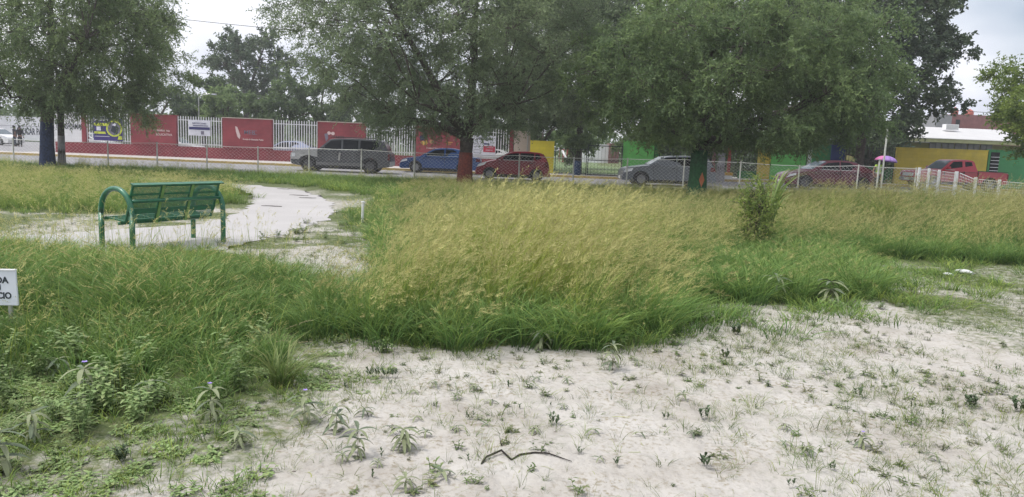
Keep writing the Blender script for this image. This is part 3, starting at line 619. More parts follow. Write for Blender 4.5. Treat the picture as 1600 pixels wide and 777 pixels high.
# ---------------------------------------------------------------- vehicles
def arc(cx, cz, r, a0, a1, n): return [(cx+r*math.cos(a0+(a1-a0)*k/n), cz+r*math.sin(a0+(a1-a0)*k/n)) for k in range(n+1)]
def smooth_poly(pts, it=1):
    for _ in range(it):
        q = [pts[0]]
        for a, b_ in zip(pts, pts[1:]):
            q += [(a[0]*.8+b_[0]*.2, a[1]*.8+b_[1]*.2), (a[0]*.2+b_[0]*.8, a[1]*.2+b_[1]*.8)]
        q.append(pts[-1]); pts = q
    return pts
wheel_cache = {}
def wheel(parent, x, y, r, side, rimmat):
    key = (round(r, 3), rimmat.name)
    if key not in wheel_cache:
        ty = MB().lathe([(r*.62, -.10), (r*.93, -.105), (r, -.08), (r, .08), (r*.93, .105), (r*.62, .10)], 28, caps=False).build('tyre', M['tyre'], None, smooth=True); sharp(ty)
        mb = MB().lathe([(r*.63, -.098), (r*.60, -.10), (r*.57, -.06), (.001, -.055)], 24, caps=False)
        for k in range(6):
            a = 2*PI*k/6; ca, sa = math.cos(a), math.sin(a); w_ = .035
            mb.add([(ca*.05-sa*w_, -.075, sa*.05+ca*w_), (ca*.05+sa*w_, -.075, sa*.05-ca*w_), (ca*r*.6+sa*w_*.8, -.09, sa*r*.6-ca*w_*.8), (ca*r*.6-sa*w_*.8, -.09, sa*r*.6+ca*w_*.8),
                    (ca*.05-sa*w_, -.05, sa*.05+ca*w_), (ca*.05+sa*w_, -.05, sa*.05-ca*w_), (ca*r*.6+sa*w_*.8, -.05, sa*r*.6-ca*w_*.8), (ca*r*.6-sa*w_*.8, -.05, sa*r*.6+ca*w_*.8)], [(0, 1, 2, 3), (0, 1, 5, 4), (1, 2, 6, 5), (2, 3, 7, 6), (3, 0, 4, 7)])
        mb.lathe([(.06, -.09), (.06, -.05)], 10)
        ri = mb.build('rim', rimmat, None); wheel_cache[key] = [ty.data, ri.data]; bpy.data.objects.remove(ty); bpy.data.objects.remove(ri)
    h = bpy.data.objects.new('wheel', wheel_cache[key][0]); C.objects.link(h); h.parent = parent; h.location = (x, y, r); h.rotation_euler = (0, 0, 0 if side < 0 else PI)
    ri = bpy.data.objects.new('rim', wheel_cache[key][1]); C.objects.link(ri); ri.parent = h
def car(name, label, cat, X, Y, Lc, W, body, cabin, windows, wheels, r, pm, rz=0, rim=None, belt=.9, tumble=.22, windscreen=None, rear_glass=None, head=None, tail=None, door_lines=(), handles=(), mirror=None, extra=None, sill=.28, zoff=0, trim=None, arch_col=None):
    """x forward is negative (front points to -x). body: outline over the top from front to rear; z in metres"""
    g = gzf(X, Y)+zoff; t = thing(name, label, cat, (X, Y, g), rz)
    hw = W/2
    def yy(x, z, base=hw):
        e = abs(x)/(Lc/2); k = 1-.10*e**5
        if z > belt: return (base-.05-(z-belt)*tumble)*k
        return base*k*(1-.05*max(0, (.55-z)/.55)**2)
    # body outline with arches (counter-clockwise from the front bottom over the top)
    bot = []
    for wx_ in sorted(wheels, reverse=True):
        ra = r*1.17; a0 = math.asin(min(1, max(-1, (sill-r)/ra)))
        bot += arc(wx_, r, ra, a0, PI-a0, 12)
    out = smooth_poly(body)+bot
    def solid(outline, name_, m_, inset=0., base=hw):
        n = len(outline); lay = [(-1, 1.0), (-1, .93), (0, .0), (1, .93), (1, 1.0)]
        v = []; cx = sum(p[0] for p in outline)/n; cz = sum(p[1] for p in outline)/n
        for sgn, k in ((-1, 1), (-1, .9), (-1, .5), (1, .5), (1, .9), (1, 1)):
            for (x, z) in outline:
                if k == 1: x2, z2 = x+(cx-x)*.012, z+(cz-z)*.03
                else: x2, z2 = x, z
                v.append((x2, sgn*yy(x2, z2, base)*k, z2+(.012*(1-k) if z > belt*.75 else 0)))
        f = [tuple(range(n))]+[tuple(range(6*n-1, 5*n-1, -1))]
        for l_ in range(5):
            for i in range(n): i2 = (i+1) % n; f.append((l_*n+i, l_*n+i2, (l_+1)*n+i2, (l_+1)*n+i))
        return sharp(MB().add(v, f).build(name_, m_, t), 40)
    bo = solid(out, 'body', pm)
    MB().box(min(wheels)-.3, max(wheels)+.3, -hw+.12, hw-.12, sill-.10, r*1.9).build('underbody', M['black'], t)
    ca = solid(smooth_poly(cabin), 'cabin', pm)
    for poly in windows:
        for s in (-1, 1):
            v = [(x, s*(yy(x, z)+.008), z) for x, z in poly]; v2 = [(x, s*(yy(x, z)-.03), z) for x, z in poly]; n = len(poly)
            MB().add(v+v2, [tuple(range(n)), tuple(range(2*n-1, n-1, -1))]+[(i, (i+1) % n, (i+1) % n+n, i+n) for i in range(n)]).build('side_window', M['car_glass'], ca)
    for sc_, nm, mm in ((windscreen, 'windscreen', M['windscreen']), (rear_glass, 'rear_window', M['car_glass'])):
        if sc_:
            (xa, za), (xb, zb) = sc_; dx, dz = xb-xa, zb-za; l_ = math.hypot(dx, dz); nx_, nz_ = -dz/l_, dx/l_
            if nz_ < 0: nx_, nz_ = -nx_, -nz_
            o_ = .012; ya, yb_ = yy(xa, za)-.09, yy(xb, zb)-.09
            v = [(xa+nx_*o_, -ya, za+nz_*o_), (xb+nx_*o_, -yb_, zb+nz_*o_), (xb+nx_*o_, yb_, zb+nz_*o_), (xa+nx_*o_, ya, za+nz_*o_)]; v += [(a-nx_*.05, b_, c-nz_*.05) for a, b_, c in v]
            MB().add(v, [(0, 1, 2, 3), (4, 5, 6, 7), (0, 1, 5, 4), (1, 2, 6, 5), (2, 3, 7, 6), (3, 0, 4, 7)]).build(nm, mm, ca)
    for wx_ in wheels:
        for s in (-1, 1): wheel(t, wx_, s*(hw-.10), r, s, rim or M['rim'])
    def side_patch(nm, poly, m_, off=.012, par=t):
        for s in (-1, 1):
            v = [(x, s*(yy(x, z)+off), z) for x, z in poly]; v2 = [(x, s*(yy(x, z)-.08), z) for x, z in poly]; n = len(poly)
            MB().add(v+v2, [tuple(range(n)), tuple(range(2*n-1, n-1, -1))]+[(i, (i+1) % n, (i+1) % n+n, i+n) for i in range(n)]).build(nm, m_, par)
    for wx_ in wheels:
        for s in (-1, 1):
            a = arc(wx_, r, r*1.19, .0, PI, 14); b_ = arc(wx_, r, r*1.12, PI, .0, 14); pl_ = a+b_; yv = s*(hw*.985+.004)
            MB().add([(x, yv, z) for x, z in pl_]+[(x, yv-s*.12, z) for x, z in pl_], [(i, i+1, 29-i-1, 29-i) for i in range(14)]+[(i, i+1, i+31, i+30) for i in range(29)]).build('wheel_arch', M['black'], bo)
    x0_, x1_ = min(wheels)+r*1.25, max(wheels)-r*1.25
    side_patch('sill_strip', [(x0_, sill+.005), (x1_, sill+.005), (x1_, sill+.06), (x0_, sill+.06)], M['black'], .008, bo)
    for poly in windows[:2]:
        zb_ = min(z for x, z in poly); xs_ = [x for x, z in poly if z < zb_+.03]
        if trim is not False: side_patch('window_trim', [(min(xs_)-.02, zb_-.022), (max(xs_)+.02, zb_-.022), (max(xs_)+.02, zb_-.004), (min(xs_)-.02, zb_-.004)], M['galv'], .014, ca)
    if head: side_patch('headlight', head, M['lamp_glass'])
    if tail: side_patch('tail_light', tail, M['tail_lamp'])
    for dl in door_lines: side_patch('door_gap', [(dl[0], dl[1]), (dl[0]+.014, dl[1]), (dl[2]+.014, dl[3]), (dl[2], dl[3])], M['black'], .004, bo)
    for hx, hz in handles: side_patch('door_handle', [(hx, hz), (hx+.17, hz), (hx+.17, hz+.03), (hx, hz+.03)], M['black'] if trim is None else trim, .03)
    if mirror:
        mx_, mz_ = mirror
        for s in (-1, 1):
            o = MB().box(mx_-.07, mx_+.07, s*(hw-.02), s*(hw+.16), mz_, mz_+.14).build('mirror', pm, t); bevel(o, .03, 3)
    if extra: extra(t, hw, yy, side_patch)
    return t
def bumper_strip(col, z0, z1, xf, xr):
    def f(t, hw, yy, sp):
        for nm, x0, x1 in (('front_bumper', xf-.05, xf+.12), ('rear_bumper', xr-.12, xr+.05)):
            o = MB().box(x0, x1, -hw+.1, hw-.1, z0, z1).build(nm, col, t); bevel(o, .04, 3)
        MB().box(xf-.06, xf-.045, -.25, .25, (z0+z1)/2-.07, (z0+z1)/2+.06).build('number_plate', M['plate'], t)
    return f
GREY = mat('worn_grey_paint', (.045, .048, .054), .35, .2, 3, spec=.5, coat=.2, dirt=(.09, .09, .09)); BLUE = paint('metallic_blue_paint', (.015, .055, .18)); RED = paint('dark_red_paint', (.21, .010, .024), .1)
SILV = paint('silver_blue_paint', (.15, .165, .19), .4, .3); MAR = paint('maroon_paint', (.085, .006, .018), .15); PICK = paint('red_truck_paint', (.34, .015, .03), .0, .35); WHITE = paint('white_car_paint', (.68, .68, .68), 0, .3)
def mid(pa, pb, y, Y): return (X_(pa, y, Y)+X_(pb, y, Y))/2
# SUV
def suv_extra(t, hw, yy, sp):
    bumper_strip(mat('silver_bumper', (.45, .45, .45), .45), .42, .66, -2.5, 2.5)(t, hw, yy, sp)
    sp('lower_trim', [(-1.22, .36), (1.22, .36), (1.22, .50), (-1.22, .50)], mat('grey_trim', (.16, .16, .16), .6), .02)
    for s in (-1, 1):
        MB().tube([(-.55, s*.62, 1.735), (-.5, s*.62, 1.79), (1.75, s*.62, 1.79), (1.85, s*.62, 1.72)], .018, 6).build('roof_rail', M['black'], t)
    for x in (0, 1.2): MB().box(x-.03, x+.03, -.61, .61, 1.79, 1.81).build('roof_bar', M['black'], t)
    MB().box(-2.53, -2.49, -.5, .5, .68, .88).build('grille', M['black'], t)
    sp('silver_wing', [(-2.53, .60), (-2.10, .60), (-1.99, .74), (-1.62, .85), (-1.25, .76), (-1.15, .74), (-1.15, 1.09), (-1.9, 1.065), (-2.36, 1.0), (-2.49, .92)], mat('silver_wing_paint', (.38, .38, .38), .4), .012)
    sp('door_scuff', [(-.1, .62), (-.02, .62), (.02, 1.0), (-.08, 1.0)], mat('scuffed_silver', (.45, .44, .42), .5), .006)
car('parked_suv', 'dark grey old SUV with a silver hood edge parked by the kerb', 'car', mid(458, 617, 250, 38.6), 38.6, 5.15, 1.9,
    [(-2.5, .36), (-2.56, .60), (-2.52, .92), (-2.40, 1.02), (-1.9, 1.09), (-1.15, 1.14), (2.42, 1.12), (2.52, 1.0), (2.55, .5), (2.45, .36)],
    [(-1.25, 1.05), (-1.12, 1.15), (-.55, 1.66), (-.35, 1.71), (.6, 1.75), (1.9, 1.73), (2.1, 1.66), (2.38, 1.2), (2.40, 1.05)],
    [[(-.98, 1.17), (-.50, 1.60), (.02, 1.65), (.02, 1.17)], [(.12, 1.17), (.12, 1.66), (.88, 1.66), (.88, 1.17)], [(1.0, 1.17), (1.0, 1.66), (1.82, 1.64), (2.12, 1.2)]],
    (-1.62, 1.50), .37, GREY, belt=1.1, tumble=.26, windscreen=((-1.10, 1.18), (-.56, 1.66)), rear_glass=((2.36, 1.25), (2.13, 1.64)),
    head=[(-2.54, .72), (-2.3, .74), (-2.28, .90), (-2.50, .92)], tail=[(2.40, .72), (2.52, .72), (2.50, 1.02), (2.42, 1.04)], door_lines=((.06, .42, .06, 1.1), (.95, .6, .95, 1.1), (-1.0, .42, -1.05, 1.1)), handles=((-.2, .93), (.7, .93)), mirror=(-.85, 1.17), extra=suv_extra, rim=M['darkrim'], rz=.02)
car('parked_sedan', 'metallic blue sedan parked behind the red painted trunk', 'car', X_(628, 250, 42.3)+2.28, 42.3, 4.55, 1.76,
    [(-2.2, .22), (-2.28, .45), (-2.22, .68), (-2.0, .80), (-1.1, .93), (1.5, .98), (2.1, .98), (2.25, .85), (2.27, .45), (2.18, .24)],
    [(-1.3, .86), (-1.0, .99), (-.35, 1.36), (-.05, 1.42), (.6, 1.44), (1.1, 1.36), (1.75, 1.04), (1.85, .9)],
    [[(-.86, 1.0), (-.32, 1.30), (.22, 1.36), (.22, 1.0)], [(.29, 1.0), (.29, 1.36), (.72, 1.35), (1.18, 1.08), (1.15, 1.0)]],
    (-1.38, 1.30), .32, BLUE, belt=.95, tumble=.32, windscreen=((-1.06, .98), (-.38, 1.37)), rear_glass=((1.72, 1.05), (1.12, 1.37)), head=[(-2.25, .56), (-1.86, .66), (-1.84, .76), (-2.12, .70)], tail=[(2.0, .74), (2.25, .74), (2.22, .9), (2.02, .92)],
    door_lines=((.25, .32, .25, .95), (-.85, .32, -.95, .9), (1.1, .45, 1.2, .95)), handles=((.02, .84), (.92, .86)), mirror=(-.78, .97), extra=bumper_strip(BLUE, .25, .5, -2.24, 2.22), sill=.24, rz=-.02)
car('parked_hatchback', 'dark red hatchback parked right of the red painted trunk', 'car', mid(745, 857.5, 262, 37.4), 37.4, 3.68, 1.62,
    [(-1.76, .22), (-1.84, .42), (-1.80, .62), (-1.66, .76), (-1.1, .95), (-.8, 1.0), (1.6, 1.02), (1.78, .90), (1.84, .5), (1.76, .24)],
    [(-1.0, .90), (-.82, 1.02), (-.2, 1.36), (.05, 1.43), (.8, 1.45), (1.35, 1.41), (1.50, 1.34), (1.74, .98), (1.74, .9)],
    [[(-.70, 1.03), (-.16, 1.32), (.28, 1.37), (.28, 1.02)], [(.36, 1.02), (.36, 1.37), (1.02, 1.37), (1.02, 1.04)], [(1.10, 1.06), (1.10, 1.36), (1.30, 1.33), (1.38, 1.12)]],
    (-1.14, 1.18), .29, RED, belt=1.0, tumble=.26, windscreen=((-.84, 1.03), (-.22, 1.36)), rear_glass=((1.70, 1.05), (1.50, 1.35)), head=[(-1.79, .60), (-1.70, .76), (-1.28, .90), (-1.40, .74)], tail=[(1.56, .70), (1.79, .70), (1.74, .98), (1.60, .98)],
    door_lines=((.32, .32, .32, 1.0), (-.62, .32, -.7, .98), (1.0, .5, 1.07, 1.0)), handles=((.1, .86), (.82, .88)), mirror=(-.55, 1.0), extra=bumper_strip(RED, .24, .48, -1.80, 1.80), sill=.24)
car('parked_hatchback', 'silver grey hatchback parked behind the green painted trunk', 'car', mid(965.5, 1117, 265, 36.9), 36.9, 4.6, 1.82,
    [(-2.22, .24), (-2.30, .5), (-2.26, .74), (-2.08, .86), (-1.2, 1.0), (-.9, 1.03), (2.05, 1.04), (2.25, .92), (2.30, .5), (2.22, .26)],
    [(-1.12, .92), (-.95, 1.03), (-.30, 1.42), (-.02, 1.49), (.9, 1.53), (1.7, 1.50), (1.9, 1.42), (2.16, 1.02), (2.18, .92)],
    [[(-.82, 1.05), (-.26, 1.38), (.28, 1.44), (.28, 1.05)], [(.36, 1.05), (.36, 1.44), (1.05, 1.45), (1.08, 1.06)], [(1.16, 1.08), (1.14, 1.44), (1.62, 1.42), (1.80, 1.14)]],
    (-1.38, 1.34), .335, SILV, belt=1.02, tumble=.26, windscreen=((-.98, 1.04), (-.32, 1.43)), rear_glass=((2.14, 1.08), (1.92, 1.42)), head=[(-2.25, .62), (-2.16, .80), (-1.78, .86), (-1.86, .70)], tail=[(1.95, .82), (2.24, .80), (2.18, 1.0), (2.0, 1.02)],
    door_lines=((.32, .32, .32, 1.02), (-.75, .32, -.85, 1.0), (1.1, .5, 1.15, 1.02)), handles=((.08, .88), (.85, .9)), mirror=(-.68, 1.03), extra=bumper_strip(SILV, .26, .5, -2.26, 2.26), sill=.26, rim=M['rim'])
car('parked_sedan', 'shiny maroon sedan parked behind the chain-link fence', 'car', mid(1219, 1367, 270, 36.3), 36.3, 4.6, 1.78,
    [(-2.22, .22), (-2.30, .45), (-2.24, .68), (-2.0, .80), (-1.1, .94), (1.5, 1.0), (2.1, .99), (2.28, .85), (2.30, .45), (2.20, .24)],
    [(-1.4, .85), (-1.05, .98), (-.35, 1.36), (-.02, 1.43), (.55, 1.45), (1.05, 1.37), (1.8, 1.04), (1.9, .9)],
    [[(-.88, 1.0), (-.32, 1.31), (.22, 1.37), (.22, 1.0)], [(.29, 1.0), (.29, 1.37), (.70, 1.36), (1.22, 1.08), (1.18, 1.0)]],
    (-1.40, 1.32), .33, MAR, belt=.96, tumble=.32, windscreen=((-1.10, .97), (-.38, 1.37)), rear_glass=((1.76, 1.06), (1.10, 1.38)), head=[(-2.27, .56), (-1.86, .68), (-1.84, .78), (-2.14, .72)], tail=[(2.0, .76), (2.27, .76), (2.24, .92), (2.02, .94)],
    door_lines=((.25, .32, .25, .96), (-.85, .32, -.95, .92), (1.1, .45, 1.2, .96)), handles=((.02, .85), (.92, .87)), mirror=(-.78, .98), extra=bumper_strip(MAR, .25, .5, -2.26, 2.24), sill=.24, rim=M['darkrim'])
def pick_extra(t, hw, yy, sp):
    bumper_strip(M['rim'], .46, .64, -2.48, 2.48)(t, hw, yy, sp)
    for s in (-1, 1): MB().box(.78, 2.42, s*(hw-.10), s*(hw-.05), 1.062, 1.09).build('bed_rail', M['black'], t)
    MB().box(.80, 2.40, -hw+.12, hw-.12, 1.063, 1.067).build('bed_opening', M['interior'], t)
    MB().box(-2.50, -2.46, -.5, .5, .70, .88).build('grille', M['lamp_glass'], t)
car('pickup_truck', 'red extended cab pickup truck parked by the yellow wall', 'truck', X_(1579, 270, 39.1)-2.46, 40.0, 4.95, 1.78,
    [(-2.42, .42), (-2.48, .62), (-2.46, .92), (-2.36, 1.0), (-1.35, 1.08), (.7, 1.08), (2.45, 1.06), (2.48, .9), (2.47, .5), (2.40, .42)],
    [(-1.30, 1.02), (-1.15, 1.10), (-.60, 1.58), (-.42, 1.64), (.25, 1.66), (.52, 1.63), (.62, 1.56), (.76, 1.10), (.76, 1.02)],
    [[(-.95, 1.12), (-.52, 1.54), (-.05, 1.57), (-.05, 1.12)], [(.10, 1.14), (.10, 1.56), (.46, 1.55), (.56, 1.14)]],
    (-1.58, 1.45), .36, PICK, belt=1.06, tumble=.26, windscreen=((-1.12, 1.13), (-.60, 1.58)), rear_glass=((.74, 1.18), (.64, 1.54)), head=[(-2.47, .74), (-2.3, .74), (-2.28, .88), (-2.46, .88)], tail=[(2.40, .74), (2.47, .74), (2.47, .98), (2.40, .98)],
    door_lines=((.02, .45, .02, 1.06), (-1.0, .45, -1.05, 1.06), (.78, .5, .78, 1.06)), handles=((-.2, .92),), mirror=(-.88, 1.14), extra=pick_extra, sill=.42, rz=.03, zoff=.04)
SED = dict(body=[(-2.2, .22), (-2.28, .45), (-2.22, .68), (-2.0, .80), (-1.1, .93), (1.5, .98), (2.1, .98), (2.25, .85), (2.27, .45), (2.18, .24)],
    cabin=[(-1.3, .86), (-1.0, .99), (-.35, 1.36), (-.05, 1.42), (.6, 1.44), (1.1, 1.36), (1.75, 1.04), (1.85, .9)],
    windows=[[(-.86, 1.0), (-.32, 1.30), (.22, 1.36), (.22, 1.0)], [(.29, 1.0), (.29, 1.36), (.72, 1.35), (1.18, 1.08), (1.15, 1.0)]],
    wheels=(-1.38, 1.30), r=.32, belt=.95, tumble=.32, windscreen=((-1.06, .98), (-.38, 1.37)), rear_glass=((1.72, 1.05), (1.12, 1.37)), sill=.24, head=[(-2.25, .56), (-1.86, .66), (-1.84, .76), (-2.12, .70)], tail=[(2.0, .74), (2.25, .74), (2.22, .9), (2.02, .92)])
car('parked_sedan', 'white sedan in the schoolyard behind the second picket bay', 'car', X_(268, 215, 52), 52, 4.55, 1.76, pm=WHITE, rz=PI, zoff=-.02+.03, **SED)
car('parked_sedan', 'pale blue sedan in the schoolyard behind the third picket bay', 'car', X_(452, 225, 51.8), 51.8, 4.55, 1.76, pm=paint('pale_blue_paint', (.36, .40, .55)), zoff=.01, **SED)
car('parked_sedan', 'white car in the schoolyard behind the purple banner', 'car', X_(135, 210, 53), 53, 4.55, 1.76, pm=WHITE, rz=PI, zoff=.01, **SED)
car('parked_sedan', 'white car at the left edge beside two standing people', 'car', X_(-6, 218, 65), 65, 4.55, 1.76, pm=WHITE, rz=PI*.92, **SED)
car('parked_sedan', 'white car behind the white banner near the red trunk', 'car', X_(765, 225, 53), 53, 4.55, 1.76, pm=WHITE, zoff=.01, **SED)
# white canopy in the schoolyard
t = thing('canopy', 'white sheet canopy on poles behind the fourth picket bay', 'canopy', (X_(597, 205, 56), 56, 0))
zt = Z_(597, 199, 56); MB().add([(-1.1, -1, zt-.3), (1.1, -1, zt-.3), (1.1, 1, zt), (-1.1, 1, zt), (-1.1, -1, zt-.26), (1.1, -1, zt-.26), (1.1, 1, zt+.04), (-1.1, 1, zt+.04)], [(0, 1, 2, 3), (4, 5, 6, 7), (0, 1, 5, 4), (1, 2, 6, 5), (2, 3, 7, 6), (3, 0, 4, 7)]).build('roof', M['banner_white'], t)
for sx in (-1, 1):
    for sy in (-.9, .9): MB().box(sx-.03, sx+.03, sy-.03, sy+.03, 0, zt-.32).build('pole', M['galv'], t)

# ---------------------------------------------------------------- people
M['skin'] = mat('skin', (.22, .12, .08), .6, .08, 8); M['hair'] = mat('dark_hair', (.012, .010, .009), .7, .2, 30)
def skinned(name, nodes, edges, mat_, parent, sub=2, root=0):
    me = bpy.data.meshes.new(name); me.from_pydata([n[:3] for n in nodes], edges, []); o = bpy.data.objects.new(name, me); C.objects.link(o); o.parent = parent
    me.materials.append(mat_)
    m = o.modifiers.new('skin', 'SKIN'); m.use_smooth_shade = True
    if not me.skin_vertices: me.skin_vertices.new() if hasattr(me.skin_vertices, 'new') else None
    for i, n in enumerate(nodes):
        r = n[3]; me.skin_vertices[0].data[i].radius = r if hasattr(r, '__len__') else (r, r); me.skin_vertices[0].data[i].use_root = (i == root)
    s = o.modifiers.new('sub', 'SUBSURF'); s.levels = sub; s.render_levels = sub
    return o
def add_skin_layer(o):
    pass
def person(label, X, Y, rz, top, trousers, arms, sleeves=True, hair_m=None, shoe=None, h=1.70, stance=.10, extra=None):
    """arms: per side (elbow offset, hand offset) relative to the shoulder"""
    g = gzf(X, Y); t = thing('person', label, 'person', (X, Y, g), rz); k = h/1.70
    t.scale = (k, k, k)
    nodes = [(0, 0, .93, (.15, .11)), (0, 0, 1.10, (.13, .095)), (0, 0, 1.28, (.155, .10)), (0, 0, 1.40, (.12, .08)), (0, 0, 1.47, .052), (0, -.01, 1.53, .058), (0, -.012, 1.60, (.078, .092)), (0, 0, 1.665, .06)]
    edges = [(i, i+1) for i in range(7)]
    sleeve = [(0, 0, 1.28, (.17, .115)), (0, 0, 1.41, (.13, .09)), (0, 0, 1.05, (.155, .12)), (0, 0, .92, (.17, .13))]; se = [(0, 1), (0, 2), (2, 3)]
    pn = [(0, 0, .95, (.16, .12)), (0, 0, .88, (.15, .11))]; pe = [(0, 1)]
    for s, (eb, hd) in zip((-1, 1), arms):
        sh = Vector((s*.185, 0, 1.385)); el = sh+Vector(eb); ha = el+Vector(hd); d = (ha-el).normalized()
        b = len(nodes); nodes += [(*sh, .058), (*sh.lerp(el, .5), .046), (*el, .041), (*el.lerp(ha, .6), .035), (*(ha-d*.02), .026), (*(ha+d*.05), (.040, .022))]
        edges += [(3, b), (b, b+1), (b+1, b+2), (b+2, b+3), (b+3, b+4), (b+4, b+5)]
        side = d.cross(Vector((0, 1, 0.2))).normalized(); palm = ha+d*.05; curl = d.cross(side).normalized()
        for j, (off, ln) in enumerate(((-.030, .062), (-.010, .075), (.010, .072), (.028, .056))):
            q = len(nodes); p0 = palm+side*off+d*.02; p1 = p0+d*ln*.55+curl*.008; p2 = p1+d*ln*.35+curl*.03
            nodes += [(*p0, .011), (*p1, .0095), (*p2, .008)]; edges += [(b+5, q), (q, q+1), (q+1, q+2)]
        q = len(nodes); p0 = ha+side*s*.03; p1 = p0+d*.035+side*s*.03+curl*.012; p2 = p1+d*.03+curl*.01; nodes += [(*p0, .012), (*p1, .011), (*p2, .009)]; edges += [(b+4, q), (q, q+1), (q+1, q+2)]
        c = len(sleeve); sleeve += [(*sh, .072), (*sh.lerp(el, .6 if sleeves else .3), .062)]; se += [(1, c), (c, c+1)]
        if sleeves == 'long': sleeve += [(*el, .05), (*el.lerp(ha, .85), .042)]; se += [(c+1, c+2), (c+2, c+3)]
        b = len(nodes); hx = s*.09; fx = s*stance
        nodes += [(hx, 0, .85, .085), (hx*.95+fx*.05, .0, .66, .072), ((hx+fx)/2, -.015, .48, .056), ((hx+fx)/2, .01, .32, .05), (fx, .015, .10, .036), (fx, .0, .045, .04), (fx, -.11, .035, (.042, .032))]
        edges += [(0, b)]+[(b+i, b+i+1) for i in range(6)]
        c = len(pn); pn += [(hx, 0, .83, .100), (hx, .0, .66, .088), ((hx+fx)/2, -.015, .48, .074), ((hx+fx)/2, .01, .32, .070), (fx, .015, .11, .066)]; pe += [(1, c)]+[(c+i, c+i+1) for i in range(4)]
        skinned('shoe', [(fx, .05, .045, (.048, .045)), (fx, -.05, .045, (.05, .04)), (fx, -.16, .035, (.045, .03))], [(0, 1), (1, 2)], shoe or M['black'], t, 1)
    skinned('body', nodes, edges, M['skin'], t)
    skinned('shirt', sleeve, se, top, t); skinned('trousers', pn, pe, trousers, t)
    skinned('hair', [(0, .02, 1.64, (.085, .10)), (0, .035, 1.58, (.075, .07)), (0, .0, 1.685, (.07, .075))], [(0, 1), (0, 2)], hair_m or M['hair'], t)
    for s in (-1, 1):
        MB().lathe([(.004, -.008), (.010, -.004), (.010, .004), (.004, .008)], 8).build('eye', M['black'], t).location = (s*.032, -.098, 1.605)
        o = MB().box(-.008, .008, -.02, .02, -.03, .03).build('ear', M['skin'], t); o.location = (s*.082, .0, 1.595); bevel(o, .006)
    MB().prism([(-.012, -.02), (.012, -.02), (.004, .025), (-.004, .025)], -.022, .01).build('nose', M['skin'], t).location = (0, -.098, 1.585)
    MB().box(-.024, .024, -.004, .004, -.004, .004).build('mouth', mat('lips', (.2, .07, .06), .6), t).location = (0, -.094, 1.545)
    if extra: extra(t)
    return t
DARK = mat('dark_clothing', (.018, .02, .026), .85, .2, 10, bump=.3); DARKB = mat('black_clothing', (.012, .012, .014), .85, .2, 10)
VEST = mat('lime_vest', (.40, .62, .08), .6, .12, 6, bump=.2); NAVYC = mat('navy_clothing', (.02, .03, .05), .85, .2, 10)
down = ((-.05, .02, -.29), (.0, -.06, -.25)); downr = ((.05, .02, -.29), (.0, -.06, -.25))
person('person in dark clothes standing beside the white car, arm bent', X_(22.5, 215, 62), 62, PI*.8, DARK, NAVYC, (down, ((.08, -.05, -.27), (-.16, -.16, .05))))
person('person in black clothes standing right beside another near the white wall', X_(31, 215, 61.5), 61.5, PI*1.1, DARKB, DARKB, (down, downr), sleeves='long')
UX, UY = X_(1372, 270, 34.9), 34.9
def vest_extra(t):
    m = mat('reflective_tape', (.55, .56, .55), .35)
    for z in (1.02, 1.22): MB().lathe([(.180, -.02), (.185, 0), (.180, .02)], 20, 'z', (0, 0, z), caps=False).build('reflective_band', m, t, smooth=True)
person('person in a lime yellow vest and dark trousers holding an umbrella', UX, UY, .35, VEST, DARK, (((-.12, .04, -.26), (-.04, -.10, -.22)), ((.10, -.05, -.22), (-.04, -.20, .12))), sleeves=False, extra=vest_extra, h=1.53)
ug = gzf(UX, UY); umx, umz = UX-.06, ug+1.90
u = thing('umbrella', 'open pink and purple umbrella held over the person in the lime vest', 'umbrella', (umx+.12, UY-.12, ug-.30))
MB().tube([(-.02, 0, 1.20), (0, 0, 2.05)], .009, 6).build('shaft', M['black'], u); MB().tube([(0, 0, 2.03), (0, 0, 2.12)], [.012, .005], 6).build('tip', M['black'], u)
MB().tube([(-.02, 0, 1.20), (-.02, 0, 1.10), (.01, 0, 1.06), (.04, 0, 1.09)], .013, 6).build('handle', M['black'], u)
ucol = [mat('pink_cloth', (.55, .16, .36), .6, .05), mat('lilac_cloth', (.34, .20, .52), .6, .05), mat('purple_cloth', (.20, .09, .38), .6, .05)]
NR = 8
for k in range(NR):
    a0, a1 = 2*PI*k/NR, 2*PI*(k+1)/NR; v = []; f = []
    for i in range(6):
        q = i/5; R_ = .52*math.sin(q*PI*.44)/math.sin(PI*.44); z = 2.04-.26*(1-math.cos(q*PI*.44))/(1-math.cos(PI*.44))
        for j in range(4):
            a = a0+(a1-a0)*j/3; dip = 1-.05*math.sin(PI*j/3)*q; v.append((R_*math.cos(a)*dip, R_*math.sin(a)*dip, z))
    for i in range(5):
        for j in range(3): f.append((i*4+j, i*4+j+1, (i+1)*4+j+1, (i+1)*4+j))
    c = MB().add(v, f).build('canopy_panel', ucol[0 if 3 <= k <= 4 else (1 if k in (5, 6, 7) else 2)], u, smooth=True); so = c.modifiers.new('s', 'SOLIDIFY'); so.thickness = .003
    MB().tube([(.0, 0, 2.035), (.28*math.cos(a0), .28*math.sin(a0), 1.955), (.52*math.cos(a0), .52*math.sin(a0), 1.77)], .004, 4).build('rib', M['galv'], u)
u.rotation_euler = (0, math.radians(6), 0)

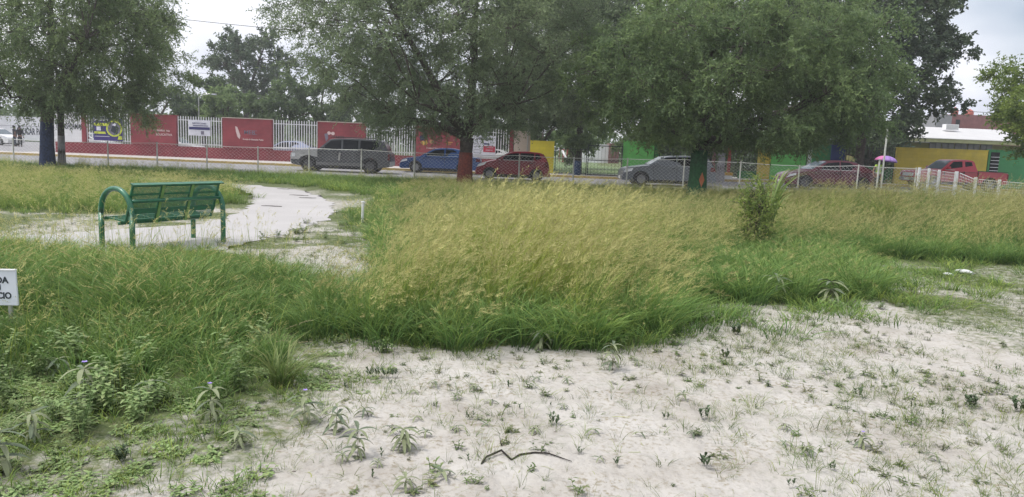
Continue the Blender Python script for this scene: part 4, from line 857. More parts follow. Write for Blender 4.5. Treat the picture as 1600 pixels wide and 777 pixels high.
# ---------------------------------------------------------------- bench
BX, BY = -.512*10.0-.09, 10.0; th = math.radians(61)
bt = thing('park_bench', 'dark green metal park bench with hooped tube ends by the path', 'bench', (BX, BY, 0), th)
BL = 1.50; DW = .70; HT = .86
def hoop(x):
    pts = [(x, 0, -.15), (x, 0, .0), (x, 0, .28), (x, 0, .52)]
    R_ = DW/2
    for k in range(13):
        a = PI*k/12; pts.append((x, R_-R_*math.cos(a), .50+.36*math.sin(a)**.9))
    pts += [(x, DW, .52), (x, DW, .28), (x, DW, 0), (x, DW, -.15)]
    return pts
for x in (0, BL):
    o = MB().tube(hoop(x), .037, 16).build('hoop_leg', M['bench'], bt, smooth=True)
MB().tube([(.03, .03, .70), (BL-.03, .03, .70)], .024, 10).build('back_tube', M['bench'], bt, smooth=True)
MB().tube([(.03, DW*.50, .37), (BL-.03, DW*.50, .37)], .022, 10).build('seat_tube', M['bench'], bt, smooth=True)
def panel(name, along, org, u_, v_, n_, W_, H_, frame=.035, pitch=.020, bar=.0062):
    """expanded metal panel in the plane org + a*u + b*v"""
    org, u_, v_, n_ = map(Vector, (org, u_, v_, n_))
    def slabq(mb, a0, a1, b0, b1, th_=.004, off=0.):
        c = [org+u_*a+v_*b_+n_*(off+s) for s in (-th_, th_) for a, b_ in ((a0, b0), (a1, b0), (a1, b1), (a0, b1))]
        mb.add(c, [(0, 1, 2, 3), (4, 5, 6, 7), (0, 1, 5, 4), (1, 2, 6, 5), (2, 3, 7, 6), (3, 0, 4, 7)])
    fr = MB()
    slabq(fr, 0, W_, 0, frame, .010); slabq(fr, 0, W_, H_-frame, H_, .010); slabq(fr, 0, frame, frame, H_-frame, .010); slabq(fr, W_-frame, W_, frame, H_-frame, .010)
    p = fr.build(name, M['bench'], bt)
    ms = MB(); n = int((W_-2*frame)/pitch)
    for k in range(1, n): a = frame+(W_-2*frame)*k/n; slabq(ms, a-bar/2, a+bar/2, frame, H_-frame, .002, .001)
    n = int((H_-2*frame)/pitch)
    for k in range(1, n): b_ = frame+(H_-2*frame)*k/n; slabq(ms, frame, W_-frame, b_-bar*.62, b_+bar*.62, .002, -.0015)
    q = ms.build('metal_mesh', M['bench'], p, fix=False); q['kind'] = 'stuff'
    return slabq
lean = Vector((0, -.34, .94)).normalized(); nb = Vector((0, .94, .34))
pw = (BL-.06)/3
for k in range(3):
    sq = panel('back_panel', 0, (.03+k*pw+.002, .215, .40), (1, 0, 0), lean, nb, pw-.004, .56)
mb = MB(); sq = None
for k in range(3): pass
def bslab(name, a0, a1, b0, b1, th_, off, m_):
    org = Vector((.03, .215, .40)); c = [org+Vector((1, 0, 0))*a+lean*b_+nb*(off+s) for s in (-th_, th_) for a, b_ in ((a0, b0), (a1, b0), (a1, b1), (a0, b1))]
    return MB().add(c, [(0, 1, 2, 3), (4, 5, 6, 7), (0, 1, 5, 4), (1, 2, 6, 5), (2, 3, 7, 6), (3, 0, 4, 7)]).build(name, m_, bt)
for k in (1, 2):
    o = bslab('back_strap', pw*k-.022, pw*k+.022, -.03, .555, .004, -.018, M['bench_pale']); o['label'] = 'pale green vertical strap on the backrest'
bslab('top_flange', -.01, BL-.02, .562, .578, .035, -.012, M['bench'])
bslab('cross_band', .002, BL-.06, .40, .435, .003, -.0135, M['bench'])
bslab('cross_band', .002, BL-.06, .12, .20, .003, -.0135, M['bench'])
for k in range(3): panel('seat_panel', 0, (.03+k*pw+.002, .235, .405), (1, 0, 0), (0, .995, .08), (0, -.08, .995), pw-.004, .42)
MB().box(.03, BL-.03, .655, .675, .40, .445).build('seat_edge', M['bench'], bt)
for k in (1, 2): MB().box(.03+pw*k-.02, .03+pw*k+.02, .2, .66, .385, .393).build('seat_bearer', M['bench'], bt)

# ---------------------------------------------------------------- small sign at the left edge, pipe post
x0, z0 = at(28, 424, 5.5); xm = X_(-4, 450, 5.5); sw = (x0-xm)*2
sg = thing('lettered_sign', 'small white sign with dark capital letters in the grass at the left edge', 'sign', (xm, 5.5, 0), .0)
b_ = MB().box(-sw/2, sw/2, -.008, .008, z0-.27, z0).build('board', M['sign_white'], sg); bevel(b_, .003); b_.rotation_euler = (0, math.radians(-1.5), 0)
MB().box(-sw/2, sw/2, -.014, .012, z0+.001, z0+.010).build('top_edge', M['white_metal'], b_)
for s, a in ((.045, 'CUIDA'), (.080, 'TU'), (.115, 'ESPACIO')):
    pass
text('lettering', 'CUIDA', .067, M['ink'], b_, (0, -.0095, z0-.075), ext=.001, bold=.0022); text('lettering', 'TU', .067, M['ink'], b_, (.0, -.0095, z0-.135), ext=.001, bold=.0022)
text('lettering', 'ESPACIO', .067, M['ink'], b_, (0, -.0095, z0-.195), ext=.001, bold=.0022, sx=.92)
for s in (-1, 1): MB().box(s*.08-.012, s*.08+.012, .0085, .030, -.1, z0-.02).build('stake', M['galv'], sg)
x, y = P(566, 348); pz = .43
t = thing('pipe_post', 'short white capped pipe standing in the grass beyond the path', 'post', (x, y, 0))
MB().tube([(0, 0, -.1), (.01, 0, pz)], .026, 10).build('pipe', M['white_metal'], t, smooth=False); MB().lathe([(.036, pz-.03), (.036, pz+.005), (.02, pz+.01)], 12, 'z', (.01, 0, 0)).build('cap', M['white_metal'], t)
for px, py, s_, lb in ((1507, 428, .16, 'flat white stone slab on bare ground near the tall grass'), (1482, 432, .10, 'smaller whitish stone left of the flat slab'), (1376, 425, .05, 'tiny white pebble in the green grass')):
    x, y = P(px, py); bm = bmesh.new(); bmesh.ops.create_icosphere(bm, subdivisions=2, radius=1)
    for v in bm.verts: v.co = Vector((v.co.x*s_*(1+.2*math.sin(v.co.y*5)), v.co.y*s_*.6*(1+.2*math.sin(v.co.x*4)), v.co.z*s_*.25))
    me = bpy.data.meshes.new('stone'); bm.to_mesh(me); bm.free(); me.materials.append(M['white_wall']); o = bpy.data.objects.new('stone', me); C.objects.link(o); o.location = (x, y, .03); o.rotation_euler = (.05, .1, .4); tag(o, lb, 'stone')
pts = [P(*q) for q in ((752, 729), (760, 721), (783, 713), (799, 723), (812, 717), (835, 713), (857, 714), (893, 725))]
hs = [.004, .016, .024, .006, .014, .012, .010, .004]
mb = MB().tube([(a, b_, h_+.01) for (a, b_), h_ in zip(pts, hs)], [.004, .006, .0065, .006, .0055, .0045, .004, .002], 7)
mb.tube([(*pts[2], .06), (pts[2][0]-.01, pts[2][1]+.03, .085)], [.004, .001], 5).tube([(*pts[6], .03), (pts[6][0]+.005, pts[6][1]-.03, .03)], [.003, .001], 5)
tag(mb.build('dead_twig', M['stick'], smooth=True), 'crooked dark dead twig lying on the pale sand', 'twig')

# ---------------------------------------------------------------- trees
def leaf_mat(name, c0, c1, trans=.55, attr='tone'):
    m = bpy.data.materials.new(name); m.use_nodes = True; t = m.node_tree; n = t.nodes.new; l = t.links.new; b = t.nodes['Principled BSDF']
    a = n('ShaderNodeAttribute'); a.attribute_name = attr; r = n('ShaderNodeValToRGB'); r.color_ramp.elements[0].color = (*c0, 1); r.color_ramp.elements[1].color = (*c1, 1); l(a.outputs['Fac'], r.inputs[0])
    l(r.outputs[0], b.inputs['Base Color']); b.inputs['Roughness'].default_value = .55; b.inputs['Specular IOR Level'].default_value = .35
    tr = n('ShaderNodeBsdfTranslucent'); l(r.outputs[0], tr.inputs[0]); mx = n('ShaderNodeMixShader'); mx.inputs[0].default_value = trans
    l(b.outputs[0], mx.inputs[1]); l(tr.outputs[0], mx.inputs[2]); l(mx.outputs[0], t.nodes['Material Output'].inputs[0]); return m
def quads_mesh(name, V, tone, m_, nper=4):
    n = len(V)//nper; me = bpy.data.meshes.new(name); me.vertices.add(len(V)); me.vertices.foreach_set('co', V.astype(np.float32).ravel())
    me.loops.add(len(V)); me.loops.foreach_set('vertex_index', np.arange(len(V), dtype=np.int32)); me.polygons.add(n); me.polygons.foreach_set('loop_start', np.arange(n, dtype=np.int32)*nper)
    me.update(calc_edges=True); a = me.attributes.new('tone', 'FLOAT', 'POINT'); a.data.foreach_set('value', np.repeat(tone, nper).astype(np.float32)); me.materials.append(m_); return me
def unit(v): return v/(np.linalg.norm(v, axis=-1, keepdims=True)+1e-9)
def leaves(org, dirs, L_, W_, tone, rng):
    """flat pointed quads: org (n,3), dirs (n,3)"""
    n = len(org); d = unit(dirs); s = unit(np.cross(d, unit(rng.normal(size=(n, 3))))); l = L_*(.7+.6*rng.random((n, 1))); w_ = W_*(.7+.6*rng.random((n, 1)))
    a = org; b = org+d*l*.45+s*w_*.5; c = org+d*l; e = org+d*l*.45-s*w_*.5
    return np.stack([a, b, c, e], 1).reshape(-1, 3), tone
def make_tree(name, label, group, base, trunk_r, fork, centre, rad, n_lobes, n_cl, n_tw, n_lf, leafL, leafW, lm, tw_len=.6, droop=.35, seed=1, paint_m=None, paint_h=0, bottom=-.75, lobe_k=.30, side_trunk=None, lean=(0, 0), front_cut=None, flat=.75, bark=None, shell=.55, minz=None, gap=1.0):
    rng = np.random.default_rng(seed); cx, cy, cz = centre; rx, ry, rz_ = rad; bx, by = base; bz = gzf(bx, by)
    t = thing(name, label, 'tree', (bx, by, bz), group=group); off = np.array([bx, by, bz])
    lobes = []; tries = 0
    while len(lobes) < n_lobes and tries < 20000:
        tries += 1; p = rng.normal(size=3); p /= np.linalg.norm(p); q = p*(shell+(1-shell)*rng.random()**.7)*.92
        if q[2] < bottom: continue
        w_ = np.array([q[0]*rx, q[1]*ry, q[2]*rz_])
        md = gap*.55*lobe_k*(rx+rz_)*.9*(1-.5*tries/20000)
        if all(np.linalg.norm(w_-o_) > md for o_ in lobes): lobes.append(w_)
    lobes = np.array(lobes)+np.array([cx, cy, cz])-off
    # trunk and limbs
    fk = np.array([lean[0], lean[1], fork]); mb = MB()
    tp = [(0, 0, -.2), (0, 0, 0), (lean[0]*.15, lean[1]*.2, fork*.35), (lean[0]*.5, lean[1]*.5, fork*.7), tuple(fk)]
    wob = [(1.45, 1.3, 1.05, .98, 1.05)]
    mb.tube(tp, [trunk_r*q for q in wob[0]], 14); tr = mb.build('trunk', bark or M['bark'], t, smooth=True)
    if paint_m:
        mb = MB(); hh = min(paint_h, fork); pts = [(0, 0, -.1), (0, 0, .0), (lean[0]*.15*(hh*.5/(fork*.35) if hh*.5 < fork*.35 else 1), 0, hh*.5), (lean[0]*.5*(hh/(fork*.7)), lean[1]*.5*(hh/(fork*.7)), hh)]
        mb.tube(pts, [trunk_r*1.43, trunk_r*1.33, trunk_r*1.10, trunk_r*1.03], 20); po = mb.build('painted_bark', paint_m, t, smooth=True)
    mains = lobes[np.argsort(-np.linalg.norm(lobes-fk, axis=1))][:]; k_main = min(7, len(lobes)); pick = [0]
    U = unit(mains-fk)
    while len(pick) < k_main:
        dmin = np.min(1-U@U[pick].T, axis=1); pick.append(int(np.argmax(dmin)))
    limb_pts = []; lb_ = MB()
    for i in pick:
        e = mains[i]; p1 = fk+(e-fk)*.35+np.array([0, 0, .10*np.linalg.norm(e-fk)])*(1 if e[2] < fk[2]+2 else .3)+rng.normal(size=3)*.12; p2 = fk+(e-fk)*.7+rng.normal(size=3)*.22+np.array([0, 0, .25])
        pts = []
        for k in range(9):
            q = k/8; pts.append((1-q)**3*fk+3*(1-q)**2*q*p1+3*(1-q)*q*q*p2+q**3*e+rng.normal(size=3)*.03*(0 < k < 8))
        lb_.tube(pts, [trunk_r*(.60*(1-k/8)**.8+.05) for k in range(9)], 8); limb_pts.append(np.array(pts))
    lb_.build('limbs', bark or M['bark'], t, smooth=True, fix=False)
    allp = np.concatenate(limb_pts); br = MB(); org = []; tone = []; dr = []
    cl_c = []; cl_t = []; cen = np.array([cx, cy, cz])-off
    for lo in lobes:
        d = np.linalg.norm(allp-lo, axis=1)+.6*np.maximum(0, allp[:, 2]-lo[2]); s_ = allp[int(np.argmin(d+.3*np.abs(d-1.2)))]
        m1 = (s_+lo)/2+rng.normal(size=3)*.15+np.array([0, 0, .15])
        if np.linalg.norm(lo-s_) > .3: br.tube([s_, m1, lo], [trunk_r*.15, trunk_r*.10, trunk_r*.05], 5, cap=False)
        lr = lobe_k*(rx+ry+rz_)/3; lt = rng.random()
        for _ in range(n_cl):
            p = rng.normal(size=3); p /= np.linalg.norm(p); c = lo+p*lr*(.35+.65*rng.random())*np.array([1, 1, flat])
            if minz is not None and c[2] < minz-bz: c[2] = minz-bz+rng.random()*.3
            cl_c.append(c); cl_t.append(lt)
            br.tube([lo, (lo+c)/2+rng.normal(size=3)*.06+np.array([0, 0, .05]), c], [trunk_r*.045, trunk_r*.03, .006], 3, cap=False)
    br.build('branches', bark or M['bark'], t, smooth=True, fix=False)
    cl_c = np.array(cl_c); cl_t = np.array(cl_t); nC = len(cl_c)
    o_ = np.repeat(cl_c, n_tw, 0)+rng.normal(size=(nC*n_tw, 3))*.10; out_ = unit(o_-cen*np.array([1, 1, .8]))
    td = unit(out_*.8+rng.normal(size=o_.shape)*.75+np.array([0, 0, -droop])); tl = tw_len*(.5+.8*rng.random((len(o_), 1)))
    s = np.linspace(.08, 1, n_lf)[None, :, None]
    pos = o_[:, None, :]+td[:, None, :]*tl[:, None, :]*s+np.array([0, 0, -1])*droop*.5*(s**2)*tl[:, None, :]; nT = len(o_)
    ld = unit(td[:, None, :]*.6+rng.normal(size=pos.shape)*.8+np.array([0, 0, -.15]))
    tone_t = np.clip(.5*np.repeat(cl_t, n_tw)+.35*rng.random(nT)+.15*rng.normal(size=nT), 0, 1); tone_l = np.clip(np.repeat(tone_t, n_lf)+.12*rng.normal(size=nT*n_lf), 0, 1)
    V, T = leaves(pos.reshape(-1, 3), ld.reshape(-1, 3), leafL, leafW, tone_l, rng)
    me = quads_mesh('crown', V, T, lm); o = bpy.data.objects.new('crown', me); C.objects.link(o); o.parent = t
    # twigs as thin slivers
    e_ = o_+td*tl+np.array([0, 0, -1])*droop*.5*tl; sd = unit(np.cross(td, rng.normal(size=td.shape)))*.006
    tv = np.stack([o_-sd, o_+sd, e_], 1).reshape(-1, 3); me = quads_mesh('twigs', tv, np.zeros(nT), M['twig'], 3); o = bpy.data.objects.new('twigs', me); C.objects.link(o); o.parent = t; o['kind'] = 'stuff'
    return t
LM_fine = leaf_mat('mesquite_leaves', (.13, .19, .09), (.30, .38, .16)); LM_blue = leaf_mat('grey_green_leaves', (.14, .19, .11), (.29, .36, .19))
LM_lime = leaf_mat('fresh_leaves', (.125, .19, .085), (.28, .37, .145)); LM_dark = leaf_mat('dark_leaves', (.065, .10, .06), (.16, .21, .105), .3); LM_far = leaf_mat('far_leaves', (.07, .11, .05), (.18, .25, .10)); LM_yel = leaf_mat('yellow_green_leaves', (.13, .20, .05), (.33, .41, .10))
PB = mat('blue_trunk_paint', (.03, .045, .10), .9, .5, 12, bump=1.0, bscale=18, dirt=(.07, .065, .06)); PR = mat('red_trunk_paint', (.20, .05, .035), .9, .45, 14, bump=1.0, bscale=18, dirt=(.08, .05, .04))
PG = mat('green_trunk_paint', (.03, .11, .04), .9, .45, 14, bump=1.0, bscale=18, dirt=(.05, .06, .04)); PW = mat('pale_trunk_paint', (.28, .27, .28), .9, .2, 6, bump=.8, bscale=22)
YL = 31.0; lx = X_(74, 250, YL)
make_tree('mesquite_tree', 'large feathery tree with a blue painted trunk at the left', 'park trees', (lx, YL), .24, 2.35, (X_(105, 60, YL), YL, 6.1), (4.45, 4.8, 4.5), 56, 9, 15, 15, .115, .042, LM_fine, seed=3, paint_m=PB, paint_h=1.9, bottom=-.86, droop=.5, tw_len=.7, lean=(.1, 0), minz=2.3)
lx2 = X_(92, 250, YL+.4)
make_tree('mesquite_tree', 'slimmer tree with a pale painted trunk beside the blue painted trunk', 'park trees', (lx2, YL+.6), .13, 2.7, (X_(135, 60, YL), YL+1, 5.6), (3.6, 4.2, 3.9), 34, 8, 14, 14, .115, .042, LM_fine, seed=5, paint_m=PW, paint_h=1.35, bottom=-.8, droop=.5, tw_len=.7, lean=(.05, 0), minz=2.35)
YM = 30.5; mx_ = X_(726, 275, YM)
make_tree('mesquite_tree', 'wide feathery tree with a red painted trunk and fanning branches', 'park trees', (mx_, YM), .27, 1.95, (X_(695, 60, YM), YM, 6.4), (6.3, 5.4, 4.7), 104, 9, 15, 14, .120, .040, LM_blue, seed=10, shell=.36, paint_m=PR, paint_h=1.35, bottom=-.80, droop=.25, tw_len=.75, lean=(.05, 0), minz=2.35, gap=1.0)
YR = 27.5; rx_ = X_(1090, 280, YR)
rt = make_tree('park_tree', 'broad light green tree with a green painted trunk and orange diamond', 'park trees', (rx_, YR), .29, 2.0, (X_(1150, 120, YR), YR, 4.6), (5.9, 4.6, 2.9), 70, 11, 18, 14, .130, .046, LM_lime, seed=12, gap=1.25, paint_m=PG, paint_h=1.8, bottom=-.95, droop=.35, tw_len=.6, minz=2.3, shell=.5)
d_ = MB().prism([(0, -.28), (.10, 0), (0, .28), (-.10, 0)], -.012, .0).build('painted_diamond', mat('orange_diamond', (.48, .16, .07), .8), rt); d_.location = (.07, -.335, .74-gzf(rx_, YR))
make_tree('park_tree', 'tall dark tree with a pale grey painted trunk behind the light green tree', 'park trees', (X_(1147, 260, 40), 42.6), .21, 3.2, (X_(1090, 0, 40), 41.5, 8.8), (6.6, 4.6, 5.4), 62, 9, 15, 12, .17, .075, LM_dark, seed=15, paint_m=PW, paint_h=1.7, tw_len=.6, minz=3.4)
make_tree('broadleaf_tree', 'tall dark broadleaf tree rising behind the maroon sedan', 'park trees', (X_(1352, 260, 42), 42.8), .24, 3.4, (X_(1362, 60, 42), 42.8, 8.3), (5.2, 4.6, 6.2), 62, 9, 13, 12, .19, .12, LM_dark, seed=19, tw_len=.55, droop=.1, minz=3.3, gap=1.2)
make_tree('park_tree', 'dark green tree filling the gap right of the red trunk tree', 'park trees', (X_(905, 260, 50), 51), .22, 3.2, (X_(890, 60, 46), 48, 7.5), (5.4, 4.4, 5.2), 60, 9, 15, 12, .18, .08, LM_blue, seed=23, tw_len=.6, minz=2.9)
make_tree('broadleaf_tree', 'yellowish green tree entering the picture at the right edge', 'park trees', (X_(1665, 280, 33), 33), .2, 2.4, (X_(1652, 165, 33), 33, 4.6), (3.2, 3.0, 2.5), 30, 9, 13, 12, .13, .07, LM_yel, seed=27, tw_len=.5, droop=.15, minz=2.4)
# trees beyond the school
make_tree('distant_tree', 'distant dark rounded tree against the bright sky', 'trees beyond the school', (X_(385, 180, 76), 76), .3, 4.5, (X_(395, 125, 76), 76, 8.6), (4.6, 4.2, 3.8), 40, 7, 8, 9, .24, .15, LM_dark, seed=31, tw_len=.6, droop=.0, gap=1.3)
def bgt(px, pyc, Y, rx, rz, lm, seed, label, sz=.26):
    x, z = at(px, pyc, Y); make_tree('distant_tree', label, 'trees beyond the school', (x, Y), .16, max(1.2, z-rz*.6), (x, Y, z), (rx, rx*.8, rz), 20, 6, 8, 9, sz, sz*.55, lm, seed=seed, tw_len=.6, droop=.1)
bgt(318, 158, 70, 2.6, 2.5, LM_far, 41, 'distant mid green tree left of the dark rounded tree')
bgt(352, 178, 64, 3.0, 1.9, LM_lime, 42, 'low light green tree above the white pickets behind the second red panel')
bgt(440, 175, 63, 3.4, 2.1, LM_far, 43, 'low green tree behind the third red panel')
bgt(500, 160, 66, 3.4, 3.0, LM_far, 44, 'green tree beyond the gap left of the red trunk tree crown')
bgt(570, 180, 62, 3.5, 2.4, LM_dark, 45, 'dark low tree behind the pickets above the SUV')
bgt(660, 185, 60, 3.6, 2.4, LM_far, 46, 'green tree behind the fourth red panel')
bgt(780, 195, 58, 3.2, 2.4, LM_dark, 47, 'dark tree behind the pickets right of the red trunk')
bgt(850, 195, 55, 2.8, 2.2, LM_far, 48, 'green tree above the bright yellow wall')
bgt(240, 175, 62, 4.0, 2.6, LM_dark, 49, 'dark tree behind the first red panel')
bgt(1060, 225, 58, 3.4, 2.4, LM_dark, 50, 'dark low tree behind the bright green wall')
bgt(1150, 228, 56, 3.4, 2.6, LM_dark, 51, 'dark low tree behind the iron fence left of the yellow pillar')
bgt(1260, 215, 54, 3.4, 2.4, LM_dark, 52, 'dark tree behind the mid green wall')
bgt(1360, 235, 53, 3.2, 1.8, LM_dark, 53, 'dark bushy tree behind the iron fence behind the umbrella')
bgt(905, 205, 62, 2.6, 1.9, LM_lime, 54, 'light green tree beyond the dark iron fence')
bgt(1000, 205, 66, 4.2, 2.6, LM_far, 55, 'green tree beyond the dark iron gate')
# second pole-like trunk seen behind the gate is part of these; a slim sapling by the blue barrel
make_tree('sapling', 'small leafy sapling beyond the fence left of the blue barrel', 'trees beyond the school', (X_(899, 250, 47.5), 47.5), .05, .9, (X_(899, 243, 47.5), 47.5, 1.75), (.7, .7, .9), 8, 6, 8, 9, .12, .06, LM_lime, seed=61, tw_len=.3)

# far wood closing the horizon behind the school and the lawn
rg = np.random.default_rng(77); nW = 26000; wx0 = rg.uniform(-75, 75, nW); wy0 = 92+rg.random(nW)*26; keep = (np.abs(wx0) < 70)
hh_ = (2.2+2.6*fbm(wx0, wy0*.3, .16)+1.2*fbm(wx0+9, wy0, .6)); wz0 = hh_*rg.random(nW)**.7
keep = ~((wx0 > 3) & (wx0 < 16) & (wy0 < 108)); org_ = np.column_stack([wx0, wy0, wz0])[keep]
V_, T_ = leaves(org_, rg.normal(size=org_.shape), .75, .5, np.clip(fbm(org_[:, 0], org_[:, 1], .2)+.2*rg.normal(size=len(org_)), 0, 1), rg)
fw = bpy.data.objects.new('far_wood', quads_mesh('far_wood', V_, T_, LM_far)); C.objects.link(fw); tag(fw, 'low mass of trees closing the view far beyond the school', kind='stuff')

# ---------------------------------------------------------------- grass and weeds
def grass_mat(name, base, mid, tip, sbase, smid, stip, seedc, seedc2, trans=.3):
    m = bpy.data.materials.new(name); m.use_nodes = True; t = m.node_tree; n = t.nodes.new; l = t.links.new; b = t.nodes['Principled BSDF']
    def A(nm, ty='GEOMETRY'):
        a = n('ShaderNodeAttribute'); a.attribute_name = nm; a.attribute_type = ty; return a.outputs['Fac']
    def ramp(src, *st):
        r = n('ShaderNodeValToRGB'); e = r.color_ramp.elements
        while len(e) < len(st): e.new(.5)
        for k, (p_, c_) in zip(e, st): k.position = p_; k.color = (*c_, 1)
        l(src, r.inputs[0]); return r.outputs[0]
    h = A('h'); k = A('k'); r = A('r'); ti = A('tint', 'INSTANCER'); va = A('val', 'INSTANCER')
    g = ramp(h, (0, base), (.45, mid), (1, tip)); s = ramp(h, (0, sbase), (.45, smid), (1, stip))
    mm = n('ShaderNodeMath'); mm.operation = 'MULTIPLY_ADD'; l(r, mm.inputs[0]); mm.inputs[1].default_value = .7; mm.inputs[2].default_value = -.35
    ad = n('ShaderNodeMath'); ad.operation = 'ADD'; ad.use_clamp = True; l(mm.outputs[0], ad.inputs[0]); l(ti, ad.inputs[1])
    mx = n('ShaderNodeMix'); mx.data_type = 'RGBA'; l(ad.outputs[0], mx.inputs[0]); l(g, mx.inputs[6]); l(s, mx.inputs[7])
    sd = ramp(r, (0, seedc), (1, seedc2)); m2 = n('ShaderNodeMix'); m2.data_type = 'RGBA'; l(k, m2.inputs[0]); l(mx.outputs[2], m2.inputs[6]); l(sd, m2.inputs[7])
    sc_ = n('ShaderNodeVectorMath'); sc_.operation = 'SCALE'; l(m2.outputs[2], sc_.inputs[0]); l(va, sc_.inputs['Scale'])
    l(sc_.outputs[0], b.inputs['Base Color']); b.inputs['Roughness'].default_value = .6; b.inputs['Specular IOR Level'].default_value = .25
    tr = n('ShaderNodeBsdfTranslucent'); l(sc_.outputs[0], tr.inputs[0]); ms = n('ShaderNodeMixShader'); ms.inputs[0].default_value = trans
    l(b.outputs[0], ms.inputs[1]); l(tr.outputs[0], ms.inputs[2]); l(ms.outputs[0], t.nodes['Material Output'].inputs[0]); return m
GM = grass_mat('grass_blades', (.045, .095, .03), (.10, .20, .05), (.20, .33, .085), (.11, .15, .04), (.32, .39, .06), (.54, .57, .15), (.58, .55, .22), (.43, .40, .17))
WM = grass_mat('weed_leaves', (.06, .10, .035), (.12, .19, .065), (.23, .31, .12), (.12, .12, .06), (.20, .19, .10), (.36, .32, .18), (.40, .35, .2), (.3, .22, .14), .2)
class GB:
    def __init__(s): s.v = []; s.f = []; s.h = []; s.k = []; s.r = []
    def strip(s, pts, ws, side, hs, k=0, r=0.):
        n0 = len(s.v)
        for p, w_, h_ in zip(pts, ws, hs):
            s.v += [tuple(p-side*w_), tuple(p+side*w_)]; s.h += [h_, h_]; s.k += [k, k]; s.r += [r, r]
        for i in range(len(pts)-1): a = n0+2*i; s.f.append((a, a+1, a+3, a+2))
    def quad(s, a, d, side, L_, w_, h_, k, r):
        n0 = len(s.v); s.v += [tuple(a), tuple(a+d*L_*.5+side*w_), tuple(a+d*L_), tuple(a+d*L_*.5-side*w_)]; s.h += [h_]*4; s.k += [k]*4; s.r += [r]*4; s.f.append((n0, n0+1, n0+2, n0+3))
    def mesh(s, name, m_):
        me = bpy.data.meshes.new(name); me.from_pydata(s.v, [], s.f)
        for nm, d in (('h', s.h), ('k', s.k), ('r', s.r)): a = me.attributes.new(nm, 'FLOAT', 'POINT'); a.data.foreach_set('value', np.array(d, np.float32))
        me.materials.append(m_); me.shade_smooth(); return bpy.data.objects.new(name, me)      # never linked: a source for the scatter
def clump(n, rad, h, w_, bend, wind, seed, seedfrac=0, seedlen=.2, stiff=.3, hvar=.35, spike=False, mat_=None, segs=4):
    r = np.random.default_rng(seed); g = GB()
    for i in range(n):
        a = r.random()*2*PI; rr = rad*math.sqrt(r.random()); b0 = np.array([rr*math.cos(a), rr*math.sin(a), -.02]); hh = h*(1-hvar+hvar*2*r.random()*.8)
        da = a+r.normal()*.8; out_ = np.array([math.cos(da), math.sin(da), 0]); bb = bend*(.3+1.1*r.random())*hh; wv = np.array([wind*hh*(.6+.8*r.random()), .15*wind*hh*r.normal(), 0])
        fa = r.random()*2*PI; side = np.array([math.cos(fa), math.sin(fa), 0]); seeded = r.random() < seedfrac; rv = r.random(); ww = w_*(.6+.7*r.random())*(.45 if seeded else 1)
        pts = []
        for k in range(segs+1):
            q = k/segs; p = b0+out_*bb*q**1.9*(.45 if seeded else 1)+wv*q**2.2+np.array([0, 0, hh*(q-stiff*(bend if not seeded else bend*.4)*q**3)*(1.12 if seeded else 1)]); pts.append(p)
        g.strip(pts, [ww*(1-.25*q/segs) if q < segs else ww*.1 for q in range(segs+1)], side, [k/segs for k in range(segs+1)], 0, rv)
        if seeded:
            d = unit(pts[-1]-pts[-2]+np.array([wind*.25, 0, -.05])); nb_ = 16 if not spike else 14; p0 = pts[-1]-d*seedlen*.25
            for j in range(nb_):
                q = j/nb_; c = p0+d*seedlen*q+np.array([wind*.5, 0, -.25])*seedlen*q*q*.8; s2 = unit(r.normal(size=3))
                if spike: g.quad(c, unit(d+s2*.45), unit(np.cross(d, s2)), seedlen*.13, seedlen*.028*(1.2-abs(q-.4)), 1, 1, r.random())
                else: g.quad(c, unit(d*.9+s2*.7+np.array([0, 0, -.15])), unit(np.cross(d, s2)), seedlen*(.40*(1-q*.6)), seedlen*.016, 1, 1, r.random())
    return g.mesh('grass_clump', mat_ or GM)
def weed(n_stem, h, L_, w_, seed, nl=7, upright=.5, mat_=None, tone=.3):
    r = np.random.default_rng(seed); g = GB()
    for i in range(n_stem):
        a = r.random()*2*PI; d = unit(np.array([math.cos(a)*(1-upright), math.sin(a)*(1-upright), upright+.2])); b0 = np.array([math.cos(a)*.02, math.sin(a)*.02, 0]); hh = h*(.6+.6*r.random())
        g.strip([b0+d*hh*q for q in (0, .5, 1)], [.003, .0025, .0012], unit(np.cross(d, [.3, .2, 1])), [.2, .4, .6], 0, .5)
        for j in range(nl):
            q = .2+.8*j/nl; fa = j*2.4+r.random(); ld = unit(np.array([math.cos(fa), math.sin(fa), .25+.5*r.random()-(.4*(1-q))])); s2 = unit(np.cross(ld, [0, 0, 1]))
            c = b0+d*hh*q; l_ = L_*(.6+.6*r.random()); ww = w_*(.7+.5*r.random())
            g.strip([c, c+ld*l_*.4, c+ld*l_*.75+np.array([0, 0, -.06*l_/.1*.3]), c+ld*l_-np.array([0, 0, l_*.3])], [ww*.15, ww*.5, ww*.4, .0005], s2, [.4, .6, .8, 1], 0, r.random())
    return g.mesh('weed_plant', mat_ or WM)
